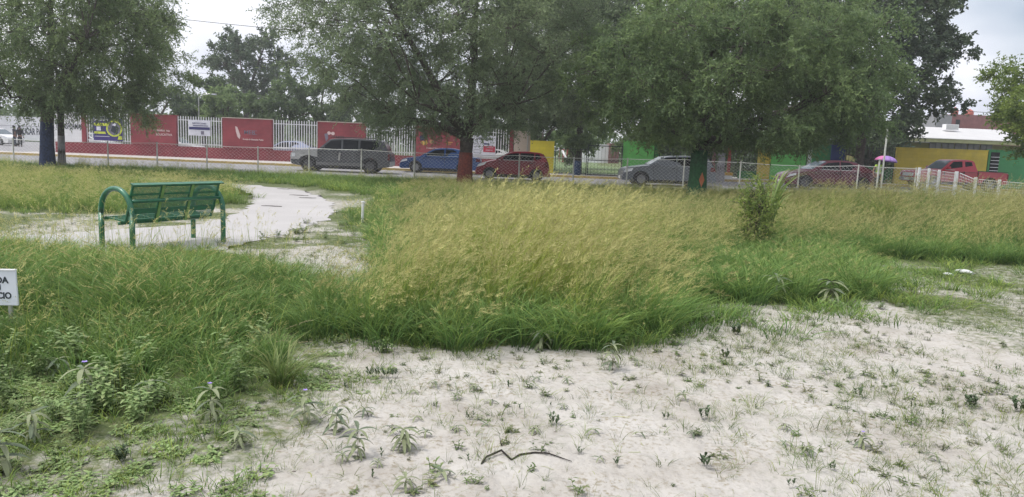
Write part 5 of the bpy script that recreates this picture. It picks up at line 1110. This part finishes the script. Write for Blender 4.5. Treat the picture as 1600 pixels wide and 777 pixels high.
def scatter(name, label, pts, sources, idx, scl, tint, val, rotz=None, tilt=.12, kind='stuff', rng=RNG):
    n = len(pts); z = gz(pts[:, 0], pts[:, 1])+np.where(pts[:, 1] < 26, (fbm(pts[:, 0], pts[:, 1], .9)-.5)*.05, 0)-.005
    co = np.column_stack([pts, z]).astype(np.float32)
    me = bpy.data.meshes.new(name); me.vertices.add(n); me.vertices.foreach_set('co', co.ravel())
    rz_ = rng.random(n)*2*PI if rotz is None else rotz
    rot = np.column_stack([rng.normal(size=n)*tilt, rng.normal(size=n)*tilt, rz_]).astype(np.float32)
    a = me.attributes.new('rot', 'FLOAT_VECTOR', 'POINT'); a.data.foreach_set('vector', rot.ravel())
    for nm, d in (('scl', scl), ('tint', tint), ('val', val)): a = me.attributes.new(nm, 'FLOAT', 'POINT'); a.data.foreach_set('value', np.asarray(d, np.float32))
    a = me.attributes.new('idx', 'INT', 'POINT'); a.data.foreach_set('value', np.asarray(idx, np.int32))
    o = bpy.data.objects.new(name, me); C.objects.link(o); tag(o, label, kind=kind)
    ng = bpy.data.node_groups.new(name+'_scatter', 'GeometryNodeTree'); ng.interface.new_socket('Geometry', in_out='INPUT', socket_type='NodeSocketGeometry'); ng.interface.new_socket('Geometry', in_out='OUTPUT', socket_type='NodeSocketGeometry')
    nn = ng.nodes.new; l = ng.links.new; gi = nn('NodeGroupInput'); go = nn('NodeGroupOutput'); mp = nn('GeometryNodeMeshToPoints'); iop = nn('GeometryNodeInstanceOnPoints'); jn = nn('GeometryNodeJoinGeometry')
    l(gi.outputs[0], mp.inputs['Mesh']); l(mp.outputs[0], iop.inputs['Points'])
    for s in sources:
        oi = nn('GeometryNodeObjectInfo'); oi.inputs['Object'].default_value = s; oi.inputs['As Instance'].default_value = False; gtoi = nn('GeometryNodeGeometryToInstance')
        l(oi.outputs['Geometry'], gtoi.inputs[0]); l(gtoi.outputs[0], jn.inputs[0])
    l(jn.outputs[0], iop.inputs['Instance']); iop.inputs['Pick Instance'].default_value = True
    def na(nm, ty):
        q = nn('GeometryNodeInputNamedAttribute'); q.data_type = ty; q.inputs['Name'].default_value = nm; return q.outputs['Attribute']
    l(na('idx', 'INT'), iop.inputs['Instance Index']); er = nn('FunctionNodeEulerToRotation'); l(na('rot', 'FLOAT_VECTOR'), er.inputs[0]); l(er.outputs[0], iop.inputs['Rotation']); l(na('scl', 'FLOAT'), iop.inputs['Scale'])
    l(iop.outputs[0], go.inputs[0]); md = o.modifiers.new('scatter', 'NODES'); md.node_group = ng; return o
def sample(box, dens, prob):
    x0, x1, y0, y1 = box; n = int((x1-x0)*(y1-y0)*dens); p = np.column_stack([RNG.uniform(x0, x1, n), RNG.uniform(y0, y1, n)]); return p[RNG.random(n) < prob(p[:, 0], p[:, 1])]
def view_keep(x, y): return (np.abs(x) < .74*y+1.0) & (y > 2.2)
def lod(y, y0=7., p=1.1): return np.clip((y0/np.maximum(y, y0))**p, 0, 1)
def soft(poly, x, y, wd=.5, ns=.5): return sstep((edge_dist(poly, x, y)+ns*(fbm(x, y, 1.3)-.5)*2)/wd+.3)
NR_ = RNG.random

# tall feathery grass of the centre and right
tall = [clump(34, .17, .92, .0042, .38, .22, s, seedfrac=.55, seedlen=.21) for s in range(6)] + [clump(40, .17, .70, .0055, .55, .12, 20+s, seedfrac=.18, seedlen=.17) for s in range(3)]
p = sample((-4, 24, 5, 25), 24, lambda x, y: soft(CENTRAL, x, y, .5, .25)*view_keep(x, y)*lod(y, 8., .9))
ed = edge_dist(CENTRAL, p[:, 0], p[:, 1]); n = len(p); big = fbm(p[:, 0], p[:, 1], .35)
near = np.clip(ed/1.6, 0, 1); ix = np.where(NR_(n) < .18+.75*near, RNG.integers(0, 6, n), RNG.integers(6, 9, n))
tint = np.clip(-.02+.55*near+1.6*(big-.5)+.14*RNG.normal(size=n)-.60*sstep((p[:, 0]-1.9)/1.4)*(1-sstep((p[:, 1]-13.5)/4))-.12*sstep((p[:, 1]-13)/6), 0, 1)
scatter('tall_grass', 'tall straw tipped feathery grass filling the middle and right of the park', p, tall, ix, (.55+.22*near*np.exp(-((p[:, 0]-.9)/2.4)**2-((p[:, 1]-8.8)/3.5)**2)+.20*near)*(.8+.35*NR_(n))*(.93+.3*(big-.5)*2)*(1-.20*sstep((p[:, 1]-9)/9)*(p[:, 0] < 9)+.24*sstep((p[:, 0]-7)/5)), tint, .72+.42*NR_(n)-.17*sstep((p[:, 1]-10)/8), rotz=RNG.normal(size=n)*.9, tilt=.2)
print('tall', n)
stalk = [clump(5, .2, 1.08, .0022, .35, .3, 240+s, seedfrac=1, seedlen=.24) for s in range(4)]
p = sample((-4, 14, 5.8, 14), 6, lambda x, y: soft(CENTRAL, x, y, .5, .3)*view_keep(x, y)*(edge_dist(CENTRAL, x, y) > .5)*lod(y, 8., .9)); n = len(p)
scatter('seed_stalks', 'taller bent pale seed stalks standing out of the straw grass', p, stalk, RNG.integers(0, 4, n), (.54+.24*NR_(n))*(1-.2*sstep((p[:, 1]-8)/5)), .6+.4*NR_(n), .9+.3*NR_(n), rotz=RNG.normal(size=n)*1.1, tilt=.18)

# lush green leaves at the foot of the tall grass, and the medium green patch
green = [clump(56, .16, .46, .0044, .85, .06, 40+s, seedfrac=.03, seedlen=.12) for s in range(5)]
def pg(x, y):
    d = edge_dist(CENTRAL, x, y); a = ((d > -.12) & (d < 1.5))*(1-np.clip((d-.6)/.9, 0, 1)*.7); return np.maximum(a, soft(MEDIUM, x, y, .5, .4))*view_keep(x, y)*lod(y, 9., 1.)
p = sample((-4, 20, 5, 15), 40, pg); n = len(p); md_ = edge_dist(MEDIUM, p[:, 0], p[:, 1])
scatter('green_grass', 'lush green grass at the foot of the tall straw grass', p, green, RNG.integers(0, 5, n), (.55+.5*NR_(n))*np.where(md_ > 0, 1.0, .95), np.clip(-.1+.5*(fbm(p[:, 0], p[:, 1], .8)-.4)+.08*RNG.normal(size=n), 0, 1), .75+.4*NR_(n))
print('green', n)
# left mass: bright green with whitish foxtails
lush = [clump(54, .16, .50, .0040, .75, .08, 60+s, seedfrac=.10, seedlen=.11, spike=True) for s in range(5)]
low = [clump(34, .14, .17, .0034, .9, .05, 80+s, segs=3) for s in range(4)]
def pl(x, y): return soft(LEFT, x, y, .7, .5)*view_keep(x, y)*sstep((y-3.75+.35*(x+1.5))/1.1)*lod(y, 6., .8)
p = sample((-9, -1, 3, 11), 58, pl); n = len(p); hy = np.clip((p[:, 1]-3.8)/2.2, .45, 1); eg = np.clip(edge_dist(LEFT, p[:, 0], p[:, 1])/1.2, .3, 1)
scatter('foxtail_grass', 'bright green grass with pale foxtail heads around the bench', p, lush, RNG.integers(0, 5, n), (.42+.45*hy*eg)*(.72+.45*NR_(n))*(.62+.9*np.clip((fbm(p[:, 0]+7, p[:, 1], 1.3)-.28)*1.7, 0, 1))*np.where(p[:, 1] > 8.2, .55, 1), np.clip(-.12+.35*np.clip((p[:, 1]-6.5)/3, 0, 1)+.7*(fbm(p[:, 0], p[:, 1], .7)-.5)+.1*RNG.normal(size=n), 0, .8), (.70+.45*NR_(n)))
print('lush', n)
def plw(x, y):
    a = soft(LEFT, x, y, .8, .7)*.9; b_ = np.maximum(soft(ISLAND, x, y, .8, .6), soft(VERGE, x, y, .8, .5)); c = sstep((.5+.9*(fbm(x, y, 1.1)-.5)*2))*.0
    e = sstep((edge_dist(MEDIUM, x, y)+1.0+1.2*(fbm(x, y, 1.2)-.5))/1.1)*.45; f = soft(LEFTLOW, x, y, .7, .9)*.55; g = sstep((edge_dist(CENTRAL, x, y)+.45+.5*(fbm(x, y, 1.5)-.5))/.5)*(edge_dist(CENTRAL, x, y) < .3)*.5
    h2 = ((x > 4.5) & (y > 8))*sstep((fbm(x, y, .8)-.42)/.15)*.4
    return np.maximum.reduce([a, b_*.75, e, f, g, h2])*view_keep(x, y)*lod(y, 6., 1.05)*(edge_dist(PATH, x, y) < .12)
p = sample((-30, 26, 2.8, 33.2), 75, plw); n = len(p)
scatter('short_grass', 'short green grass beside the path, under the trees and along the verge', p, low, RNG.integers(0, 4, n), (.6+.7*NR_(n))*(1+.55*np.clip((p[:, 1]-12)/10, 0, 1))*np.where(p[:, 1] < 6.5, .5+.1*NR_(n), 1), np.clip(.15+.9*(fbm(p[:, 0], p[:, 1], .45)-.45)+.12*RNG.normal(size=n), 0, 1), .8+.4*NR_(n))
print('short', n)
# brownish taller grass on the island inside the path loop, sparse stems near the bench
mid_ = [clump(26, .16, .42, .0036, .5, .15, 100+s, seedfrac=.5, seedlen=.13) for s in range(4)]
def pi_(x, y): return (soft(ISLAND, x, y, .8, .5)*.8+.5*soft(VERGE, x, y, .6, .3)*((x > -4)|(y > 31)) )*view_keep(x, y)*lod(y, 12., .6)
p = sample((-26, 22, 13, 33), 16, pi_); n = len(p)
scatter('meadow_grass', 'knee high brownish green grass inside the bend of the path', p, mid_, RNG.integers(0, 4, n), (.55+.5*NR_(n)), np.clip(.2+.06*(p[:, 1]-15)+.8*(fbm(p[:, 0], p[:, 1], .4)-.5), 0, 1), .85+.35*NR_(n))
print('mid', n)
stems = [clump(9, .12, .55, .0022, .25, .12, 120+s, seedfrac=.8, seedlen=.12) for s in range(3)]
def ps(x, y):
    b_ = ((x > -6.6) & (x < -3.6) & (y > 8.6) & (y < 10.9))*1.0; c = ((x > -4.6) & (x < -1.0) & (y > 7.2) & (y < 12))*.35; d = soft(LEFT, x, y, .6, .3)*.22; return np.maximum.reduce([b_, c, d])*view_keep(x, y)
p = sample((-9, 0, 4, 12), 9, ps); n = len(p)
scatter('seed_stems', 'sparse straw coloured seed stems around the bench legs', p, stems, RNG.integers(0, 3, n), .6+.5*NR_(n), .45+.5*NR_(n), .9+.4*NR_(n))

# sparse cover on the sand
tuft = [clump(16, .05, .10, .0016, 1.0, .03, 140+s, segs=3, hvar=.6) for s in range(4)] + [clump(9, .025, .13, .0013, .7, .05, 150+s, seedfrac=.2, seedlen=.04) for s in range(3)]
def bare(x, y): return (edge_dist(CENTRAL, x, y) < .1)*(edge_dist(PATH, x, y) < 0)*(inside(LEFT, x, y) == False)
def pt(x, y):
    cl = sstep((fbm(x+40, y, 1.6)-.45)/.10); ne = np.exp(-np.abs(np.minimum(edge_dist(CENTRAL, x, y), 0))/.35)+np.exp(-np.abs(np.minimum(edge_dist(LEFT, x, y), 0))/.6)+.8*np.exp(-np.abs(np.minimum(edge_dist(MEDIUM, x, y), 0))/.7)
    r_ = .30+.42*sstep((x-.4)/1.8)+.35*sstep((y-6)/3)*(x > 1)+.55*((x < -1) & (y > 7))
    return np.clip(cl*r_+.10*r_+ne*.6, 0, 1)*bare(x, y)*view_keep(x, y)*lod(y, 5, .8)
p = sample((-9, 16, 2.6, 15.8), 260, pt); n = len(p)
scatter('sparse_grass', 'thin dry tufts and runners scattered over the pale sand', p, tuft, RNG.integers(0, 7, n), .35+.75*NR_(n)**1.8, np.clip(.38+.25*RNG.normal(size=n), 0, 1), .42+.42*NR_(n))
print('tuft', n)
weeds = [weed(3, .08, .05, .016, 160+s, 6, .6) for s in range(3)] + [weed(5, .06, .035, .012, 170+s, 6, .35) for s in range(3)]
p = sample((-9, 16, 2.6, 15.8), 62, lambda x, y: np.clip(.9*sstep((fbm(x, y+50, 1.7)-.46)/.12)*(.4+.6*sstep((x-.3)/3))+.10, 0, 1)*bare(x, y)*view_keep(x, y)*lod(y, 5, .6)); n = len(p)
scatter('small_weeds', 'small broad leaved weeds dotted over the pale sand', p, weeds, RNG.integers(0, 6, n), .25+.65*NR_(n)**2, np.clip(.25+.25*RNG.normal(size=n), 0, 1), .5+.5*NR_(n))
lw = [weed(7, .22, .085, .032, 180+s, 9, .55) for s in range(4)]
cv = [weed(9, .05, .030, .013, 260+s, 6, .25) for s in range(4)]
p = sample((-4.6, 0, 2.8, 7), 190, lambda x, y: np.maximum(soft(LEFTLOW, x, y, .9, 1.0)*.55, soft(LEFT, x, y, .5, .5)*(1-sstep((y-4.8)/1.3)))*view_keep(x, y)*(.35+.65*sstep((fbm(x, y, 2.4)-.38)/.2))); n = len(p)
scatter('creeping_cover', 'fine low leafy ground cover at the lower left', p, cv, RNG.integers(0, 4, n), .5+.7*NR_(n), np.clip(.08*RNG.normal(size=n), 0, 1), .95+.6*NR_(n))
print('cover', n)
up = [weed(8, .26, .06, .022, 280+s, 11, .75) for s in range(4)]
p = sample((-6, -.8, 3, 7.5), 26, lambda x, y: soft(LEFT, x, y, .5, .5)*view_keep(x, y)*(1-.8*sstep((y-5.0)/1.4))*(.3+.7*sstep((fbm(x+5, y, 1.5)-.4)/.2))); n = len(p)
scatter('upright_weeds', 'bushy bright green leafy weeds rising among the grass at the lower left', p, up, RNG.integers(0, 4, n), .5+.6*NR_(n), np.clip(-.05+.08*RNG.normal(size=n), 0, 1), .9+.5*NR_(n))
def plf(x, y): return np.maximum.reduce([soft(LEFT, x, y, .5, .5)*np.exp(-np.abs(y-4.5)/1.1), ((np.abs(edge_dist(CENTRAL, x, y)) < .35) & (y < 11))*.45, ((np.abs(edge_dist(MEDIUM, x, y)) < .4) & (y < 10))*.5, ((x > -4.2) & (x < -2) & (y > 11.6) & (y < 14.4))*.7, ((x > -8) & (x < -4.4) & (y > 9.4) & (y < 10.6))*.5])*view_keep(x, y)
p = sample((-9, 9, 3, 15), 9, plf); n = len(p)
scatter('leafy_weeds', 'leafy green weeds mixed into the grass edges', p, lw, RNG.integers(0, 4, n), .28+.38*NR_(n), np.clip(.1*RNG.normal(size=n), 0, 1), .75+.4*NR_(n))

deb = []
for s_ in range(5):
    bm = bmesh.new(); bmesh.ops.create_icosphere(bm, subdivisions=1, radius=.008)
    for v in bm.verts: v.co = Vector((v.co.x*random.uniform(.8, 1.5), v.co.y*random.uniform(.7, 1.2), v.co.z*.6))
    me = bpy.data.meshes.new('pebble'); bm.to_mesh(me); bm.free(); me.materials.append(mat('pebble_stone', (.30, .27, .24) if s_ % 2 else (.16, .14, .12), .9)); deb.append(bpy.data.objects.new('pebble', me))
for s_ in range(4):
    g = GB(); q = random.Random(s_); a0 = 0
    pts = [np.array([.022*k, .006*math.sin(k*1.3+s_), .004+.003*math.sin(k+s_)]) for k in range(5)]; g.strip(pts, [.0018]*5, np.array([0, 1, 0]), [1]*5, 0, .5); deb.append(g.mesh('straw', GM))
p = sample((-7, 11, 2.6, 11), 60, lambda x, y: (.25+.75*sstep((fbm(x+3, y, 2.1)-.4)/.2))*bare(x, y)*view_keep(x, y)*lod(y, 4, 1.0)); n = len(p)
scatter('ground_litter', 'tiny pebbles and bits of dry straw lying on the sand', p, deb, RNG.integers(0, 9, n), .4+.9*NR_(n)**2, .5+.5*NR_(n), .5+.5*NR_(n), tilt=.05)

# individual plants on the sand: nightshade (drooping narrow leaves) and dark leafy sprigs
NSM = mat('nightshade_leaf', (.21, .235, .135), .75, .22, 18, bump=.2, spec=.2); NSM2 = mat('nightshade_leaf_dark', (.12, .15, .095), .75, .22, 18, bump=.2, spec=.2); SPM = mat('sprig_leaf', (.07, .105, .05), .65, .25, 20, spec=.3); STM = mat('plant_stem', (.13, .13, .08), .8, .2, 20); FLM = mat('violet_petal', (.28, .20, .55), .6, .1, 20)
def leaf_mesh(L_, w_, droop, fold=.35, name='leaf', m_=None):
    mb = MB(); n = 5; v = []; f = []
    for i in range(n+1):
        q = i/n; x = L_*q*(1-.18*droop*q); z = L_*(.18*q-droop*q*q*.75); hw_ = w_*math.sin(PI*min(1, q*.93+.06))**.8/2
        v += [(x, -hw_, z+hw_*fold), (x, 0, z), (x, hw_, z+hw_*fold)]
    for i in range(n):
        a = i*3; f += [(a, a+1, a+4, a+3), (a+1, a+2, a+5, a+4)]
    me = bpy.data.meshes.new(name); me.from_pydata(v, [], f); me.materials.append(m_); me.shade_smooth(); return me
nleaf = [leaf_mesh(.125, .024, .75, m_=NSM), leaf_mesh(.105, .021, .95, m_=NSM), leaf_mesh(.13, .023, .55, m_=NSM2)]; sleaf = [leaf_mesh(.035, .016, .2, m_=SPM), leaf_mesh(.028, .014, .05, m_=SPM)]
petal = leaf_mesh(.016, .012, .1, 0, 'petal', FLM)
def stem_mesh(h, lean, r=.0025):
    mb = MB().tube([(0, 0, -.02), (lean*.3, 0, h*.5), (lean, 0, h)], [r*1.2, r, r*.6], 5, cap=False); me = bpy.data.meshes.new('stem'); me.from_pydata(mb.v, [], mb.f); me.materials.append(STM); return me
stemM = stem_mesh(1, .05, .012)
def mk(name, me, parent, loc, rot, s=1):
    o = bpy.data.objects.new(name, me); C.objects.link(o); o.parent = parent; o.location = loc; o.rotation_euler = rot; o.scale = (s, s, s) if not hasattr(s, '__len__') else s; return o
rr = random.Random(5)
def near_of(px, py):
    if px < 500: return 'by the green grass on the left'
    if py < 600: return 'near the tall grass edge' if px < 1200 else 'on the weedy sand at the right'
    return 'on the open sand in front'
def nightshade(px, py, size=1., flower=False, label=None, tiers=2, n=5, group='nightshade seedlings on the sand'):
    size *= .70
    x, y = P(px, py); t = thing('nightshade_plant', label or 'grey green nightshade seedling with drooping narrow leaves on the sand', 'plant', (x, y, gzf(x, y)+.0), rr.random()*6.28, group=group)
    h = .075*size*(1+.45*(tiers-2)); mk('stem', stemM, t, (0, 0, 0), (0, 0, 0), (h, h, h))
    for q in range(tiers):
        zq = h*(1-.32*q); m_ = n+(1 if q else 0)
        for k in range(m_):
            a = 2*PI*(k+.5*q)/m_+rr.uniform(-.3, .3); mk('leaf', nleaf[rr.randrange(3)], t, (.05*h, 0, zq), (rr.uniform(-.25, .25), rr.uniform(-.35, .15)+.12*q, a), size*rr.uniform(.75, 1.05)*(1-.05*q))
    if flower:
        f_ = thing_part = bpy.data.objects.new('flower', None); C.objects.link(f_); f_.parent = t; f_.location = (0, 0, h+.03*size); mk('stalk', stemM, f_, (0, 0, -.03*size), (0, 0, 0), .03*size)
        for k in range(5): mk('petal', petal, f_, (0, 0, .002), (0, -.2, 2*PI*k/5), size*.9)
    return t
def sprig(px, py, size=1., nst=3, label=None, group='dark leafy sprigs on the sand'):
    size *= .72
    x, y = P(px, py); t = thing('leafy_sprig', label or 'small dark green leafy sprig standing on the sand', 'plant', (x, y, gzf(x, y)), rr.random()*6.28, group=group)
    for s in range(nst):
        a = 2*PI*s/nst+rr.random(); bx_, by_ = (.015*math.cos(a)*size*(nst > 1), .015*math.sin(a)*size*(nst > 1)); h = .075*size*rr.uniform(.7, 1.1)
        mk('stem', stemM, t, (bx_, by_, 0), (rr.uniform(-.25, .25), rr.uniform(-.25, .25), 0), (h*.6, h*.6, h))
        for k in range(7):
            q = .25+.75*k/7; mk('leaf', sleaf[k % 2], t, (bx_*(1+q), by_*(1+q), h*q), (0, rr.uniform(-1.0, -.3), k*2.4+rr.random()), size*rr.uniform(.8, 1.1))
    return t
NS = [(677, 605), (646, 616), (740, 610), (767, 632), (651, 657), (612, 678), (664, 683), (712, 676), (838, 596), (886, 600), (835, 678), (535, 721), (996, 573), (993, 614), (1164, 546), (1158, 573), (1096, 582), (1185, 573), (1067, 625), (1082, 682), (1000, 682), (937, 721), (927, 678), (1228, 696), (1205, 536),
      (1418, 696), (1227, 672), (1287, 584), (1350, 570), (1258, 711), (1486, 580), (1506, 667), (1418, 657), (1384, 662), (1560, 700), (1460, 720), (1310, 640), (590, 730), (760, 668), (880, 640)]
for i, (px, py) in enumerate(NS): nightshade(px, py, rr.uniform(.6, .92), tiers=rr.choice((1, 2)))
nightshade(692, 748, 1.25, label='nightshade seedling with one wide star of drooping leaves left of the dead twig', tiers=1, n=7)
nightshade(633, 768, 1.3, label='nightshade seedling at the bottom edge, below the star shaped one', tiers=2, n=5)
nightshade(559, 716, 1.5, label='tall tiered grey nightshade plant on the sand at the foot of the green grass', tiers=4)
nightshade(525, 675, 1.5, label='bushy nightshade plant behind the tall tiered one', tiers=4)
nightshade(477, 660, 1.6, True, label='nightshade plant with a violet flower at the edge of the green grass', tiers=4)
nightshade(632, 703, 1.5, label='low spreading nightshade clump with many pale leaves', tiers=3, n=8)
nightshade(569, 652, 1.0, label='small nightshade beside the bushy one, on bare sand', tiers=2)
nightshade(957, 580, 1.6, label='tall nightshade at the foot of the dense tall grass', tiers=5)
nightshade(1346, 698, 1.2, True, label='nightshade with a small violet flower on the weedy sand at the right', tiers=2)
nightshade(135, 640, 2.0, True, label='large pale nightshade with a violet flower in the green grass', tiers=5, n=6)
nightshade(235, 630, 1.4, False, label='flowerless nightshade in the green grass left of the one with the high flower', tiers=4)
nightshade(329, 660, 1.6, True, label='nightshade with a violet flower held high where grass meets sand', tiers=5)
nightshade(176, 560, 1.6, label='pale nightshade deeper in the green grass', tiers=4)
nightshade(90, 585, 1.4, label='pale nightshade at the far left of the green grass', tiers=3)
nightshade(50, 690, 1.5, False, label='dense nightshade near the lower left corner', tiers=4, n=7)
nightshade(-2, 735, 1.9, label='nightshade cut by the left picture edge', tiers=4, n=6)
nightshade(375, 700, 1.2, label='pale nightshade between grass and sand right of the dark bush', tiers=3)
nightshade(1210, 468, 2.6, label='pale leafy clump at the edge of the medium green patch', tiers=4, n=8); nightshade(1295, 478, 2.8, label='second pale leafy clump right of the first at the green edge', tiers=4, n=8)
nightshade(735, 535, 1.8, label='pale star shaped weed against the foot of the tall grass', tiers=3, n=6); nightshade(848, 545, 1.8, label='pale weed right of the star shaped one at the tall grass foot', tiers=3, n=6)
for i, (px, py) in enumerate([(614, 603), (541, 607), (680, 637), (596, 717), (860, 637), (794, 607), (582, 750), (731, 722), (735, 657), (964, 728), (1222, 519), (1397, 587), (1426, 640), (1472, 650), (1559, 580), (1236, 762), (1040, 655), (1180, 640), (1300, 735), (905, 710), (812, 640), (1120, 520)]): sprig(px, py, rr.uniform(.7, 1.0), rr.choice((1, 2, 3)))
for px, py, s, k, lb in ((865, 665, 1.3, 3, 'dark upright sprig right of the centre of the sand'), (1133, 560, 1.3, 7, 'round dark green cushion plant near the tall grass corner'), (1100, 657, 1.4, 4, 'dark sprig on the sand below the cushion plant'), (1100, 730, 1.3, 4, 'dark sprig near the bottom edge, right of the dead twig'),
                        (1341, 620, 1.3, 3, 'dark sprig on the weedy sand at the right'), (1516, 637, 1.6, 7, 'wide dark mat plant on the right sand'), (1591, 645, 1.7, 6, 'dark mat plant at the right picture edge'), (189, 722, 1.3, 12, 'round green bushy weed in the short grass at the lower left'), (1150, 524, 1.7, 10, 'low light green cushion by the tall grass corner')):
    sprig(px, py, s, k, lb)
for k, px in enumerate((578, 590, 602, 615)): sprig(px, 588, 1.15, 3, ['leftmost of a row of four dark upright sprigs', 'second of a row of four dark upright sprigs', 'third of a row of four dark upright sprigs', 'last of a row of four dark upright sprigs'][k])
# standalone tuft of long green grass
x, y = P(440, 603); gt = clump(130, .07, .36, .0035, .9, .15, 201, seedfrac=.06, seedlen=.10, spike=True); gt.name = 'grass_tuft'; C.objects.link(gt); gt.location = (x, y, 0)
gt.data.attributes.new('dummy', 'FLOAT', 'POINT'); TM = grass_mat('tuft_blades', (.05, .09, .025), (.11, .18, .045), (.22, .28, .09), (.1, .1, .03), (.2, .2, .08), (.4, .36, .18), (.4, .36, .2), (.3, .25, .15)); gt.data.materials[0] = TM
for nd in TM.node_tree.nodes:
    if nd.type == 'ATTRIBUTE' and nd.attribute_name in ('tint', 'val'): nd.attribute_type = 'GEOMETRY'
for nm, vv in (('tint', .25), ('val', 1.0)): a = gt.data.attributes.new(nm, 'FLOAT', 'POINT'); a.data.foreach_set('value', np.full(len(gt.data.vertices), vv, np.float32))
tag(gt, 'dense fountain shaped tuft of long grass where green grass meets sand', 'grass tuft')
# green sapling shrub in the tall grass, and reed like leaves behind it
sx, sy = P(1180, 398)
make_tree('shrub', 'narrow leafy green shrub standing up out of the tall grass', None, (sx, sy), .02, .22, (sx-.08, sy, .66), (.16, .16, .58), 13, 6, 6, 7, .055, .026, LM_yel, seed=71, tw_len=.18, droop=.1, bottom=-.9, lobe_k=.34)
rd = GB(); r_ = np.random.default_rng(9)
for i in range(26):
    a = r_.random()*2*PI; d = np.array([math.cos(a), math.sin(a), 0]); hh = 1.25*(.7+.45*r_.random()); b0 = d*.06; pts = [b0+d*hh*.55*q**2.4+np.array([0, 0, hh*(q-.42*q**3)]) for q in np.linspace(0, 1, 8)]
    rd.strip(pts, [.006, .012, .016, .017, .016, .013, .008, .001], unit(np.cross(d, [0, 0, 1]))*1.0, list(np.linspace(.3, 1, 8)), 0, r_.random()*.4)
o = rd.mesh('reed_plant', TM); C.objects.link(o); a_ = P(1212, 398); o.location = (a_[0], a_[1]+.5, .12); o.scale = (1.1, 1.1, 1.6)
for nm, vv in (('tint', .1), ('val', 1.1)): a = o.data.attributes.new(nm, 'FLOAT', 'POINT'); a.data.foreach_set('value', np.full(len(o.data.vertices), vv, np.float32))
tag(o, 'reed like plant with long arching leaves behind the narrow shrub', 'plant')
print('objects', len(sc.objects), 'verts', sum(len(o.data.vertices) for o in sc.objects if o.type == 'MESH'))

# ---------------------------------------------------------------- added veil volume
hb = MB().box(-800, 800, -420, 1330, -1.3, 16.5).build('veil', bpy.data.materials.new('veil_volume')); tag(hb, 'thin haze added to lift dark tones over the park and street', kind='stuff')  # scattering box added to raise the blacks, standing in for lens veil
hm = hb.data.materials[0]; hm.use_nodes = True; t_ = hm.node_tree; t_.nodes.clear(); po = t_.nodes.new('ShaderNodeOutputMaterial'); pv = t_.nodes.new('ShaderNodeVolumePrincipled')
pv.inputs['Color'].default_value = (.93, .95, 1, 1); pv.inputs['Density'].default_value = .0011; pv.inputs['Anisotropy'].default_value = .2; t_.links.new(pv.outputs[0], po.inputs['Volume'])
